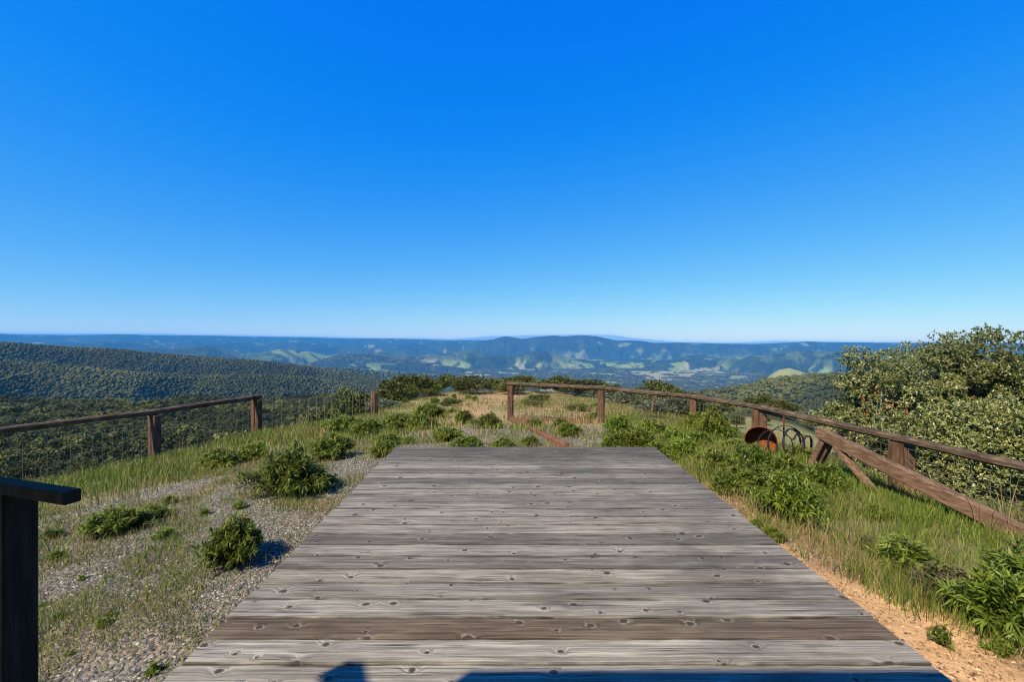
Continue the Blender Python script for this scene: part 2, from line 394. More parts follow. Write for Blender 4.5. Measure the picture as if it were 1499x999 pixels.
    fld = np.maximum(fld, sstep(.66, .70, f4*.5+f2*.5)*sstep(8000, 9000, r)*.6)
    # open clearings on the right-hand hill and the green field hill beyond it
    right = sstep(1040, 1090, px)*sstep(500, 650, r)*(1-sstep(1050, 1300, r))
    clear = np.maximum(sstep(.60, .66, f2*.7+f1*.3)*.75, np.exp(-(((px-1225)/34)**2+((r-820)/75)**2)*1.0)*1.2)
    fld = np.maximum(fld, np.clip(right*clear, 0, 1))
    gh = np.exp(-((px-1153)/30)**4)*sstep(2150, 2350, r)*(1-sstep(2650, 2800, r)); fld = np.maximum(fld, np.clip(gh*1.2, 0, 1))
    lc = np.exp(-(((px-442)/55)**4))*sstep(6300, 6600, r)*(1-sstep(7200, 8000, r))*sstep(.40, .5, f1*.5+f2*.5); fld = np.maximum(fld, np.clip(lc, 0, 1))
    vf = sstep(.46, .50, f1*.3+f4*.5+f3*.2)*np.exp(-((px-960)/150)**4)*sstep(5200, 5800, r)*(1-sstep(7000, 7600, r)); fld = np.maximum(fld, vf)
    hedge = sstep(.60, .78, ridged(x/330, y/210, 2, 127)); fld = fld*(1-.85*hedge*sstep(2600, 3200, r))
    fc = field*(1-sstep(.5, .62, fbm(x/700, y/700, 2, 130))[..., None])+pale*sstep(.5, .62, fbm(x/700, y/700, 2, 130))[..., None]
    fc = fc*(.75+.5*fbm(x/90, y/90, 2, 131))[..., None]
    D = forest*(.6+.8*f2)[..., None]
    D = D*(1-fld[..., None])+fc*fld[..., None]
    C = C*(1-fa[..., None])+D*fa[..., None]
    gmask = (1-leftedge)*(1-far)*(1-rs)*(1-o)*(r < 30)
    return C, np.maximum(fld, mead), gmask
GC, GF, GM = ground_cols(GX.ravel(), GY.ravel(), GZ.ravel())
nr = len(RR)
I = np.arange(nr)[:, None]*NA+np.arange(NA)[None]
J = np.roll(I, -1, 1)
Q = np.stack([I[:-1], J[:-1], J[1:], I[1:]], -1).reshape(-1, 4)
me = mesh_np('ground', np.stack([GX.ravel(), GY.ravel(), GZ.ravel()], 1), Q[:, ::-1], {'base': GC, 'gravel': GM, 'open': GF}, True)
t = NT('ground_surface')
co = t.n('ShaderNodeNewGeometry').outputs['Position']
base = t.attr('base').outputs[0]; gm = t.attr('gravel').outputs[2]; op = t.attr('open').outputs[2]
dist = t.n('ShaderNodeVectorMath', {0: co}, operation='LENGTH').outputs['Value']
nearm = t.mapr(dist, 30, 60, 1, 0); midm = t.mapr(dist, 200, 500, 0, 1)
vor = t.n('ShaderNodeTexVoronoi', {'Vector': co, 'Scale': 34.0, 'Randomness': 1.0})
stone = t.n('ShaderNodeHueSaturation', {'Color': vor.outputs['Color'], 'Saturation': .12, 'Value': 1.0}).outputs[0]
gcol = t.mix(t.math('MULTIPLY', gm, .55), base, t.mix(1.0, base, t.n('ShaderNodeVectorMath', {0: stone, 1: (1.5, 1.5, 1.5)}, operation='MULTIPLY').outputs[0], 'MULTIPLY'))
fine = t.noise(co, 22, 5, .7).outputs[0]
k = t.mapr(fine, .25, .75, .65, 1.35, False)
gcol = t.mix(t.math('MULTIPLY', nearm, 1.0), gcol, t.mix(1.0, gcol, t.n('ShaderNodeCombineColor', {0: k, 1: k, 2: k}).outputs[0], 'MULTIPLY'))
# tree-crown texture of distant woods
fco = t.scale(co, 1, 1, 0.35)
v2 = t.n('ShaderNodeTexVoronoi', {'Vector': fco, 'Scale': 1/11.0})
v3 = t.n('ShaderNodeTexVoronoi', {'Vector': fco, 'Scale': 1/45.0})
crown = t.math('ADD', t.math('MULTIPLY', v2.outputs['Distance'], -1.0), 1.0)
tone = t.n('ShaderNodeSeparateColor', {0: v2.outputs['Color']}).outputs[0]
tone2 = t.n('ShaderNodeSeparateColor', {0: v3.outputs['Color']}).outputs[0]
kk = t.math('MULTIPLY', t.mapr(tone, 0, 1, .65, 1.35, False), t.mapr(tone2, 0, 1, .75, 1.25, False))
treed = t.math('MULTIPLY', midm, t.math('SUBTRACT', 1.0, op))
gcol = t.mix(treed, gcol, t.mix(1.0, gcol, t.n('ShaderNodeCombineColor', {0: kk, 1: kk, 2: kk}).outputs[0], 'MULTIPLY'))
h = t.math('ADD', t.math('MULTIPLY', t.math('MULTIPLY', vor.outputs['Distance'], gm), -.02), t.math('MULTIPLY', fine, .018))
b1 = t.bump(t.math('MULTIPLY', h, nearm), 1.0, 1.0)
b2 = t.bump(t.math('MULTIPLY', t.math('ADD', t.math('MULTIPLY', crown, 6.0), t.math('MULTIPLY', t.math('SUBTRACT', 1.0, v3.outputs['Distance']), 9.0)), treed), .9, 1.0, b1)
M['ground'] = t.done(gcol, .95, .1, b2)
tag(link('ground', me, M['ground']), kind='structure')

# ------------------------------------------------------------------ haze: one closed box of even air
t = NT('hazy_air')
pv = t.n('ShaderNodeVolumePrincipled', {'Color': (.06, .42, 1.0, 1), 'Density': 6.2e-5, 'Anisotropy': 0.0})
t.t.links.new(pv.outputs[0], t.out.inputs['Volume'])
ztop = float(GZ.max())+4; zb = float(GZ.min())-60; HX = 16100
# closed block of air, 16 km to every side; its top rises from just over the camera to just over the skyline of each direction
NG = 144; z0h = 12.0
gr, ga = np.hypot(GX, GY), np.arctan2(GX, GY)
top_ = []
for k_ in range(NG):
    a_ = -PI+2*PI*k_/NG; dd_ = np.abs((ga-a_+PI) % (2*PI)-PI) < R(3.2)
    m_ = dd_ & (gr > 400); top_.append(max((float(((GZ[m_]-z0h)/gr[m_]).max())+.0005), -.02))
ring = [(HX*math.sin(-PI+2*PI*k_/NG)*1.005, HX*math.cos(-PI+2*PI*k_/NG)*1.005) for k_ in range(NG)]
V = [(0, 0, z0h)]+[(x, y, z0h+HX*1.005*top_[k_]) for k_, (x, y) in enumerate(ring)]+[(x, y, zb) for x, y in ring]+[(0, 0, zb)]
Fh = [(0, 1+(k_+1) % NG, 1+k_) for k_ in range(NG)]+[(1+2*NG, 1+NG+k_, 1+NG+(k_+1) % NG) for k_ in range(NG)]
F4 = [(1+k_, 1+(k_+1) % NG, 1+NG+(k_+1) % NG, 1+NG+k_) for k_ in range(NG)]
ii_ = (ga+PI)/(2*PI)*NG; i0_ = np.floor(ii_).astype(int) % NG; f_ = ii_-np.floor(ii_); tp_ = np.array(top_)
print('above haze', float((GZ-(z0h+gr*(tp_[i0_]*(1-f_)+tp_[(i0_+1) % NG]*f_))).max()))
tag(link('haze', mesh_np('haze', V, [np.array(Fh), np.array(F4)]), t.m), kind='stuff')
print('TOP', ztop, zb)

# ------------------------------------------------------------------ wooden deck
PITCH = .172; GAP = .010
Y0, Y1 = 6.12, -2.1
def edgeL(y): return -1.513+(y-1.978)*(-1.588+1.513)/(6.13-1.978)
def edgeR(y): return 1.923+(y-1.978)*(1.945-1.923)/(6.09-1.978)
ys = []
y = 2.262
while y < Y0-.03: y += PITCH
y -= PITCH
bV, bF, bA, bT = [], [], [], []; nb = 0
nX = 40
row = 0; yy = y+PITCH
top = yy
while yy > Y1:
    y1 = yy-GAP*random.uniform(.5, 1.1); y0 = yy-PITCH
    if row == 0: pass
    bid = random.random()
    tint = random.choice([1, .95, 1.1, .8, .7, 1.2, .9, .6, 1.05, 1.15]); brown = random.choice([0, 0, 0, .1, .05, .2])
    if abs(yy-2.434) < .02: tint, brown = .82, .9           # the brown replacement board near the viewer
    if yy > 5.75: tint, brown = .55, .1                      # darker boards at the far end
    if 2.25 < yy < 2.28: tint, brown = 1.22, 0
    if 2.07 < yy < 2.10: tint, brown = 1.2, .05
    zl = random.uniform(-.002, .002); sag = [random.uniform(-.0015, .0015) for _ in range(nX+1)]
    l, r_ = edgeL((y0+y1)/2)+random.uniform(-.006, .006), edgeR((y0+y1)/2)+random.uniform(-.008, .008)
    bv = .005
    prof = [(y0, -.036), (y0, -bv), (y0+bv, 0), ((y0+y1)/2, .0015), (y1-bv, 0), (y1, -bv), (y1, -.036)]
    s0 = nb
    for i in range(nX+1):
        xx = l+(r_-l)*i/nX
        for (py_, pz_) in prof:
            bV.append((xx, py_+sag[i]*.6, pz_+zl+sag[i])); bA.append(bid); bT.append((tint, brown, 1.0 if abs(py_-(y0+y1)/2) > .03 else 0.0))
    nb += (nX+1)*7
    for i in range(nX):
        for k_ in range(6):
            a_ = s0+i*7+k_; bF.append((a_, a_+7, a_+8, a_+1))
        a_ = s0+i*7; bF.append((a_+6, a_+13, a_+7, a_))
    bF.append(tuple(s0+k_ for k_ in range(7))); bF.append(tuple(s0+nX*7+k_ for k_ in range(6, -1, -1)))
    yy -= PITCH; row += 1
me = bpy.data.meshes.new('planks'); me.from_pydata(bV, [], bF); me.update()
a = me.attributes.new('bid', 'FLOAT', 'POINT'); a.data.foreach_set('value', np.array(bA, np.float32))
a = me.attributes.new('tint', 'FLOAT_COLOR', 'POINT'); a.data.foreach_set('color', np.concatenate([np.array(bT), np.ones((len(bT), 1))], 1).astype(np.float32).ravel())
t = NT('weathered_planks')
co = t.n('ShaderNodeTexCoord').outputs['Object']; bid = t.attr('bid').outputs[2]
tn = t.n('ShaderNodeSeparateColor', {0: t.attr('tint').outputs[0]})
off = t.n('ShaderNodeCombineXYZ', {0: t.math('MULTIPLY', bid, 71.0), 1: t.math('MULTIPLY', bid, 13.7), 2: 0.0}).outputs[0]
pc = t.n('ShaderNodeVectorMath', {0: co, 1: off}, operation='ADD').outputs[0]
wob = t.noise(pc, 9, 3, .5)
pcw = t.n('ShaderNodeVectorMath', {0: pc, 1: t.n('ShaderNodeVectorMath', {0: wob.outputs[1], 1: (.03, .03, 0)}, operation='MULTIPLY').outputs[0]}, operation='ADD').outputs[0]
kv = t.n('ShaderNodeTexVoronoi', {'Vector': t.scale(pcw, 1.0, 1.25, 0), 'Scale': 5.2, 'Randomness': 1.0}, voronoi_dimensions='2D')
kr = t.n('ShaderNodeSeparateColor', {0: kv.outputs['Color']})
g0_ = t.noise(co, 31, 2, .5).outputs[0]
keep = t.mapr(kr.outputs[0], .46, .48)
size = t.mapr(kr.outputs[1], 0, 1, .35, 1.15, False)
kd = t.math('DIVIDE', kv.outputs['Distance'], size)
core = t.math('MULTIPLY', t.mapr(kd, .06, .14, 1, 0), keep)
halo = t.math('MULTIPLY', t.math('MULTIPLY', t.mapr(kd, .09, .13), t.mapr(kd, .13, .24, 1, 0)), t.math('MULTIPLY', keep, t.mapr(g0_, .42, .6)))
warp = t.math('MULTIPLY', t.mapr(kd, .0, .42, 1, 0), keep)
sp = t.n('ShaderNodeSeparateXYZ', {0: pc})
gx = t.math('MULTIPLY', sp.outputs[0], 1.6)
gy = t.math('ADD', t.math('MULTIPLY', sp.outputs[1], 75.0), t.math('MULTIPLY', warp, 3.2))
gv = t.n('ShaderNodeCombineXYZ', {0: gx, 1: gy, 2: bid}).outputs[0]
g1 = t.noise(gv, 1.0, 6, .62, .2).outputs[0]
gv2 = t.n('ShaderNodeCombineXYZ', {0: t.math('MULTIPLY', sp.outputs[0], 1.8), 1: t.math('MULTIPLY', gy, .36), 2: t.math('ADD', bid, 5.0)}).outputs[0]
g4 = t.noise(t.scale(pc, 5.0, 15.0, 1.0), 1.0, 5, .6).outputs[0]
g2 = t.noise(gv2, 1.0, 4, .6, .3).outputs[0]
gv3 = t.n('ShaderNodeCombineXYZ', {0: t.math('MULTIPLY', sp.outputs[0], 3.0), 1: t.math('MULTIPLY', gy, 2.6), 2: bid}).outputs[0]
g3 = t.noise(gv3, 1.0, 3, .6).outputs[0]
grain = t.math('ADD', t.math('MULTIPLY', g1, .38), t.math('ADD', t.math('MULTIPLY', g2, .28), t.math('ADD', t.math('MULTIPLY', g3, .20), t.math('MULTIPLY', g4, .14))))
grey = t.ramp(grain, [(.34, (.045, .038, .030)), (.43, (.125, .112, .091)), (.51, (.192, .176, .146)), (.60, (.32, .298, .252))])
brn = t.ramp(grain, [(.34, (.028, .018, .010)), (.46, (.090, .062, .038)), (.6, (.20, .155, .105))])
col = t.mix(tn.outputs[1], grey, brn)
kt = tn.outputs[0]
col = t.mix(1.0, col, t.n('ShaderNodeCombineColor', {0: kt, 1: kt, 2: kt}).outputs[0], 'MULTIPLY')
blot = t.noise(co, 1.1, 4, .6).outputs[0]                       # damp, worn areas spreading over many boards
sx = t.n('ShaderNodeSeparateXYZ', {0: co})
wear = t.math('ADD', blot, t.math('ADD', t.math('MULTIPLY', sx.outputs[0], .045), t.math('MULTIPLY', sx.outputs[1], .012)))
col = t.mix(t.mapr(wear, .5, .78, 0, .5), col, (.045, .041, .036))
streak = t.noise(t.scale(pc, 1.3, 16, 1), 1.0, 3, .6).outputs[0]
col = t.mix(t.mapr(streak, .58, .70, 0, .65), col, (.030, .026, .021))
ck = t.noise(t.n('ShaderNodeCombineXYZ', {0: t.math('MULTIPLY', sp.outputs[0], 2.2), 1: t.math('MULTIPLY', sp.outputs[1], 120.0), 2: bid}).outputs[0], 1.0, 2, .5).outputs[0]
col = t.mix(t.mapr(ck, .62, .68, 0, .8), col, (.035, .030, .026))
col = t.mix(t.math('MULTIPLY', halo, .45), col, (.33, .30, .25))
col = t.mix(t.math('MULTIPLY', t.mapr(tn.outputs[2], .955, .995, 0, .75), t.mapr(t.noise(t.scale(pc, 2.5, 1.0, 1.0), 1.0, 3, .6).outputs[0], .35, .6, .25, 1)), col, (.022, .018, .015))
col = t.mix(t.math('MULTIPLY', core, .95), col, (.045, .032, .026))
hgt = t.math('SUBTRACT', t.math('MULTIPLY', grain, .010), t.math('MULTIPLY', core, .001))
hgt = t.math('ADD', hgt, t.math('MULTIPLY', halo, .003))
M['deck'] = t.done(col, .82, .22, t.bump(hgt, 1.0, 1.0))
deck = empty('wooden_deck', (0, 2, -.14))
tag(deck, 'weathered grey plank deck running out from the house towards the view', 'deck')
def put(o, par):
    """parent keeping world placement"""
    o.parent = par; o.matrix_parent_inverse = Matrix.Translation(-par.location) if True else None
    return o
put(link('planks', me, M['deck']), deck)
m = MB()
for x in (-1.42, -.62, .2, 1.0, 1.82): m.beam((x, Y1+.05, -.088), (x, 6.06, -.088), .045, .10)
m.beam((-1.46, 6.085, -.088), (1.86, 6.085, -.088), .04, .10)
put(m.build('joist_frame', M['housewood']), deck)
# ------------------------------------------------------------------ unseen house, guessed: eave and beam added to cast the near deck shadows
house = empty('house', (1.2, -4.5, -.2))
tag(house, 'unseen guessed house behind the camera, its eave added to shade the nearest deck boards', 'house')
HR = 3.0
k = HR/math.tan(R(SUN_EL)); ox, oy = -math.sin(az)*k, -math.cos(az)*k     # shadow offset on the deck of a point HR above it
ex, ey = -.185-ox, 2.045-oy
m = MB()
pr = [(ex, ey), (ex-.035, ey-.085), (ex-.75, ey-.20), (ex-2.1, ey-5.0), (ex+9, ey-5.0), (ex+9, ey)]  # outline shaped to shade the nearest boards and the handrail
V = [(x, y, HR-.16) for x, y in pr]+[(x, y, HR) for x, y in pr]
m.add(V, [(5, 4, 3, 2, 1, 0), (6, 7, 8, 9, 10, 11)]+[(i, (i+1) % 6, (i+1) % 6+6, i+6) for i in range(6)])
put(m.build('shade_roof', M['housewood']), house)
m = MB(); m.beam((-2.4, -2.4, 1.4), (6.3, -2.4, 1.4), .16, 3.15); put(m.build('wall', M['housewood']), house)
m = MB(); m.beam((.4, -2.29, .98), (1.3, -2.29, .98), .05, 2.0); put(m.build('door', M['darkwood']), house)
HB = 2.85; k = HB/math.tan(R(SUN_EL)); bx, by = -math.sin(az)*k, -math.cos(az)*k
m = MB(); dv = Vector((.063, -.121, 0)).normalized()*3
q = [Vector((-.79-bx, 2.085-by, 0)), Vector((-.765-bx, 2.103-by, 0)), Vector((-.684-bx, 2.103-by, 0))]; q += [q[2]+dv, q[0]+dv]
m.add([(p_.x, p_.y, HB-.1) for p_ in q]+[(p_.x, p_.y, HB) for p_ in q], [(0, 1, 2, 3, 4), (9, 8, 7, 6, 5)]+[(i, i+5, (i+1) % 5+5, (i+1) % 5) for i in range(5)])
put(m.build('beam', M['housewood']), house)  # unseen beam, added to cast the narrow shadow on the near boards

# ------------------------------------------------------------------ near-left handrail end
hr = empty('handrail', (-1.04, .95, 0)); tag(hr, 'dark stained handrail end with flat cap at the left edge of the deck', 'handrail')
cd = Vector((-.247, .078, 0)).normalized(); cn = Vector((-cd.y, cd.x, 0))
if cn.y < 0: cn = -cn
p0 = Vector((-.893, .905, 1.19-.013))+cn*.015
m = MB(); m.beam(p0, p0+cd*.5, .03, .026, seg=3, jit=.004, bev=.08); put(m.build('cap_rail', M['darkwood']), hr)
for s in (.205,):
    pc_ = p0+cd*(s+.07)+cn*.02
    m = MB(); m.beam((pc_.x, pc_.y, 0), (pc_.x, pc_.y, 1.166), .14, .06, up=tuple(cn), bev=.05); put(m.build('post', M['darkwood']), hr)

# ------------------------------------------------------------------ fences
def post_mb(x, y, ztop, wd=.13, lean=(0, 0), rz=0.0, split=False):
    z0 = gz(x, y)-.15; m = MB()
    u = (math.sin(rz), math.cos(rz), 0)
    if split:      # two timbers side by side with a dark seam
        sx_, sy_ = math.cos(rz)*wd*.5, -math.sin(rz)*wd*.5
        m.beam((x-sx_, y-sy_, z0), (x-sx_+lean[0], y-sy_+lean[1], ztop), wd*.92, wd, up=u, seg=4, jit=.02)
        m.beam((x+sx_, y+sy_, z0), (x+sx_+lean[0], y+sy_+lean[1], ztop-.02), wd*.92, wd*.8, up=u, seg=4, jit=.02)
    else: m.beam((x, y, z0), (x+lean[0], y+lean[1], ztop), wd, wd, up=u, seg=4, jit=.03)
    return m
def wire_mb(p, q, ztp, ztq, hgt, nx, zs, rad=.0028):
    """welded wire panel between two posts; sags with the ground"""
    p, q = Vector(p), Vector(q); m = MB(); n = 6
    def P(s, u): return (p.x+(q.x-p.x)*s, p.y+(q.y-p.y)*s, ztp+(ztq-ztp)*s-hgt*(1-u))
    for u in zs: m.tube([P(s/n, u) for s in range(n+1)], rad, 4)
    for i in range(nx+1):
        s = (i+.5)/(nx+1); m.tube([P(s, 0), P(s, 1)], rad, 4)
    return m
t = NT('galvanised_wire'); M['wire'] = t.done((.13, .12, .10, 1), .7, .2, None, .2)
t = NT('tan_wire'); M['tanwire'] = t.done((.26, .235, .18, 1), .7, .2)
t = NT('rusted_wire'); M['rustwire'] = t.done((.075, .055, .045, 1), .7, .3, None, .2)
ZS = [0, .09, .18, .28, .39, .51, .64, .79, .97]
rightf = empty('rail_fence', (0.6, 11.5, -.6))
tag(rightf, 'brown timber rail fence with wire panels running along the right side of the deck', 'fence')
RP = [(-.04, 12.0), (2.17, 11.07), (3.82, 9.58), (4.37, 8.04), (4.84, 5.65), (5.12, 3.25), (5.2, .9)]
RZ = [.245, .235, .215, .235, .205, .205, .205]
for i, (x, y) in enumerate(RP):
    mm = post_mb(x, y, RZ[i]-.02, [.15, .15, .14, .12, .13, .15, .15][i], rz=[.1, .3, .5, .6, .2, .1, .1][i], split=(i in (3, 4)))
    put(mm.build('post', M['post']), rightf)
for i in range(len(RP)-1):
    (x0, y0), (x1, y1) = RP[i], RP[i+1]
    d = Vector((x1-x0, y1-y0, 0)).normalized()*(.04 if i == 0 else 0.0)
    m = MB(); m.beam((x0-d.x*2, y0-d.y*2, RZ[i]+.03), (x1, y1, RZ[i+1]+.03), .13, .085, seg=8, jit=.035, bev=.25)
    put(m.build('rail', M['rail']), rightf)
    g0, g1 = gz(x0, y0), gz(x1, y1)
    m = wire_mb((x0, y0), (x1, y1), RZ[i]-.06, RZ[i+1]-.06, (RZ[i]-g0+RZ[i+1]-g1)/2-.1, 13, ZS, .0030)
    put(m.build('wire_mesh', M['rustwire'] if i < 2 else M['wire']), rightf)
m = MB(); (x0, y0), (x1, y1) = RP[0], RP[1]
m.beam((x0+.2, y0-.12, gz(x0+.2, y0-.12)+.03), (x1-.1, y1, gz(x1-.1, y1)+.04), .05, .09, seg=3, jit=.02)
put(m.build('bottom_board', M['redwood']), rightf)
leftf = empty('rail_fence', (-7.85, 10, -1.1))
tag(leftf, 'brown timber rail fence with wire panels above the wooded slope on the left', 'fence')
LP = [(-9.06, 7.88), (-7.85, 10), (-6.9, 12.3), (-5.02, 16.6)]
LZ = [-.19, -.19, -.165, -.5]
for i, (x, y) in enumerate(LP):
    put(post_mb(x, y, LZ[i], [.15, .17, .16, .17][i], rz=[.6, .6, .5, .9][i], split=(i in (1, 2, 3))).build('post', M['post']), leftf)
for i in range(3):
    (x0, y0), (x1, y1) = LP[i], LP[i+1]; g0, g1 = gz(x0, y0), gz(x1, y1)
    if i < 2:
        m = MB(); e = Vector((x1-x0, y1-y0, 0)).normalized()*.1 if i == 1 else Vector((0, 0, 0))
        m.beam((x0, y0, LZ[i]+.05), (x1+e.x, y1+e.y, LZ[i+1]+.05), .14, .115, seg=8, jit=.035, bev=.25); put(m.build('rail', M['rail']), leftf)
    m = wire_mb((x0, y0), (x1, y1), LZ[i]-.05, LZ[i+1]-.05, (LZ[i]-g0+LZ[i+1]-g1)/2-.05, 14, ZS, .0032 if i < 2 else .0036)
    put(m.build('wire_mesh', M['wire'] if i < 2 else M['tanwire']), leftf)

# ------------------------------------------------------------------ collapsed trestle against the right fence
tr = empty('timber_trestle', (4.3, 6.2, -.4)); tag(tr, 'sloping timber beam on splayed legs, one end sunk in the grass by the fence', 'trestle')
b0, b1 = Vector((4.20, 6.22, .20)), Vector((4.74, 3.70, -.40))
m = MB(); m.beam(b0, b1, .10, .15, seg=8, jit=.012, bev=.08); put(m.build('beam', M['trestle']), tr)
b2 = b0+(b1-b0)*.06
m = MB()
for s, k_ in ((-.045, 0), (.045, .01)): m.beam((4.26+s, 6.16, .09-k_), (4.19+s, 6.42, gz(4.19, 6.42)-.1), .085, .085, seg=3, jit=.02)
put(m.build('leg', M['trestle']), tr)
m = MB()
b3 = b0+(b1-b0)*.10
m.beam((b3.x-.02, b3.y-.02, b3.z-.07), (4.36, 5.42, gz(4.36, 5.42)-.02), .10, .05, seg=3, jit=.02); put(m.build('leg', M['trestle']), tr)

# ------------------------------------------------------------------ rusted drum, iron hoops, stakes, edging timbers
t = NT('rust'); co = t.n('ShaderNodeTexCoord').outputs['Object']
n1 = t.noise(co, 5, 6, .65).outputs[0]; n2 = t.noise(co, 28, 4, .6).outputs[0]
col = t.ramp(t.math('ADD', t.math('MULTIPLY', n1, .7), t.math('MULTIPLY', n2, .3)), [(.33, (.045, .016, .010)), (.46, (.13, .036, .013)), (.58, (.25, .075, .022)), (.72, (.17, .10, .06))])
M['rust'] = t.done(col, .85, .2, t.bump(n2, .4, .004), .1)
def rot_to(d): return Vector(d).to_track_quat('Z', 'Y').to_matrix().to_4x4()
drum = empty('rusty_drum', (4.02, 7.35, gz(4.02, 7.35))); tag(drum, 'open rusty steel drum lying on its side in the weeds by the fence', 'drum')
def lathe(prof, n, mat4):
    V = []; Fs = []
    for (rr, zz) in prof:
        for i in range(n):
            a_ = 2*PI*i/n; V.append(tuple(mat4 @ Vector((rr*math.cos(a_), rr*math.sin(a_), zz))))
    for j in range(len(prof)-1):
        for i in range(n): i2 = (i+1) % n; Fs.append((j*n+i, j*n+i2, j*n+n+i2, j*n+n+i))
    return V, Fs
ax = Vector((-.50, -.9, .12)).normalized()
mc = Matrix.Translation((3.99, 7.30, gz(3.99, 7.30)+.225)) @ rot_to(ax)
m = MB(); rd = .232
V, Fs = lathe([(0, -.27), (rd*.98, -.27), (rd, -.26), (rd, -.18), (rd+.008, -.17), (rd, -.16), (rd, 0), (rd-.004, 0), (rd-.004, -.16), (rd-.006, -.245), (rd*.6, -.25), (rd*.55, -.255), (0, -.255)], 40, mc)
m.add(V, Fs); put(m.build('shell', M['rust']), drum)
m = MB(); m.tube([tuple(mc @ Vector((rd*math.cos(a_), rd*math.sin(a_), 0))) for a_ in np.linspace(0, 2*PI, 40, endpoint=False)], .0055, 6, True)
put(m.build('rim', M['rust']), drum)
t = NT('black_iron'); M['iron'] = t.done((.03, .028, .026, 1), .6, .35, None, .5)
hp = empty('iron_hoops', (4.3, 7.1, gz(4.3, 7.1))); tag(hp, 'bundle of black iron hoops standing in front of the rusty drum', 'hoops')
def hoop(c, ax_, rad, wd=.035):
    mt = Matrix.Translation(c) @ rot_to(ax_); m_ = MB()
    V_, F_ = lathe([(rad, -wd/2), (rad, wd/2), (rad-.006, wd/2), (rad-.006, -wd/2), (rad, -wd/2)], 36, mt); m_.add(V_, F_); return m_
gh_ = gz(4.3, 7.1)
hl = [((4.02, 6.95, gh_+.25), (-.2, -.95, .10), .25), ((4.19, 6.95, gh_+.27), (.05, -1, .14), .29), ((4.36, 7.08, gh_+.24), (.5, -.85, .1), .25), ((4.62, 7.15, gh_+.16), (.6, -.8, -.1), .21)]
for c, a_, r_ in hl: put(hoop(c, a_, r_).build('hoop', M['iron']), hp)
m = MB()
m.beam((4.14, 7.08, gh_+.50), (4.32, 7.0, gh_+.33), .03, .008); m.beam((4.32, 7.0, gh_+.33), (4.47, 7.08, gh_+.45), .03, .008); m.beam((4.28, 7.0, gh_+.50), (4.5, 7.1, gh_+.40), .025, .008)
m.beam((4.45, 7.1, gh_+.42), (4.68, 7.12, gh_+.33), .025, .008)
put(m.build('cross_strap', M['iron']), hp)
def stake(p, q, rad, mat, name, label, cat='stake'):
    m_ = MB(); m_.tube([p, tuple((Vector(p)+Vector(q))/2), q], rad, 6); o = m_.build(name, mat); tag(o, label, cat); return o
x, y = 4.75, 7.95; stake((x, y, gz(x, y)-.1), (x+.0, y, .14), .014, M['rust'], 'metal_stake', 'thin rusty metal stake standing just right of the iron hoops')
x, y = 3.62, 11.6; stake((x-.12, y, gz(x, y)-.1), (x+.06, y+.05, .1), .02, M['redwood'], 'wooden_stake', 'thin leaning brown stake seen through the fence beyond the wire')
def ground_beam(p, q, wd, ht, mat, name, label):
    n = 8; m_ = MB(); P = [(p[0]+(q[0]-p[0])*i/n, p[1]+(q[1]-p[1])*i/n) for i in range(n+1)]
    m_.beam((P[0][0], P[0][1], gz(*P[0])+ht*.35), (P[-1][0], P[-1][1], gz(*P[-1])+ht*.35), wd, ht, seg=n, jit=.03)
    o = m_.build(name, mat); tag(o, label, 'timber'); return o
ground_beam((-.03, 11.85), (.83, 6.95), .10, .12, M['redwood'], 'edging_timber', 'long reddish edging timber on the gravel leading to the first fence post')
ground_beam((.15, 11.35), (.62, 11.25), .12, .08, M['redwood'], 'edging_timber', 'short reddish timber lying across the gravel beside the first fence post')

# ------------------------------------------------------------------ foliage builders
def rnd_dirs(n): 
    v = rng.normal(size=(n, 3)); return v/np.linalg.norm(v, axis=1, keepdims=True)
def cards(P, D, Nn, L, W, v, bend=0.0):
    """leaf cards: base P, direction D, side made from Nn; pointed, folded into two quads"""
    S = np.cross(D, Nn); S /= np.linalg.norm(S, axis=1, keepdims=True)+1e-9
    U = np.cross(S, D)
    L = L[:, None]; W = W[:, None]
    mid = P+D*L*.45+U*L*bend*.3; tip = P+D*L-U*L*bend*.9
    a = P-S*W*.18; b = P+S*W*.18; c = mid-S*W*.5; d = mid+S*W*.5; e = tip-S*W*.06; f = tip+S*W*.06
    n = len(P); V = np.stack([a, b, c, d, e, f], 1).reshape(-1, 3)
    i = np.arange(n)[:, None]*6
    Q = np.concatenate([i+np.array([[0, 1, 3, 2]]), i+np.array([[2, 3, 5, 4]])])
    return V, Q, np.repeat(v, 6)
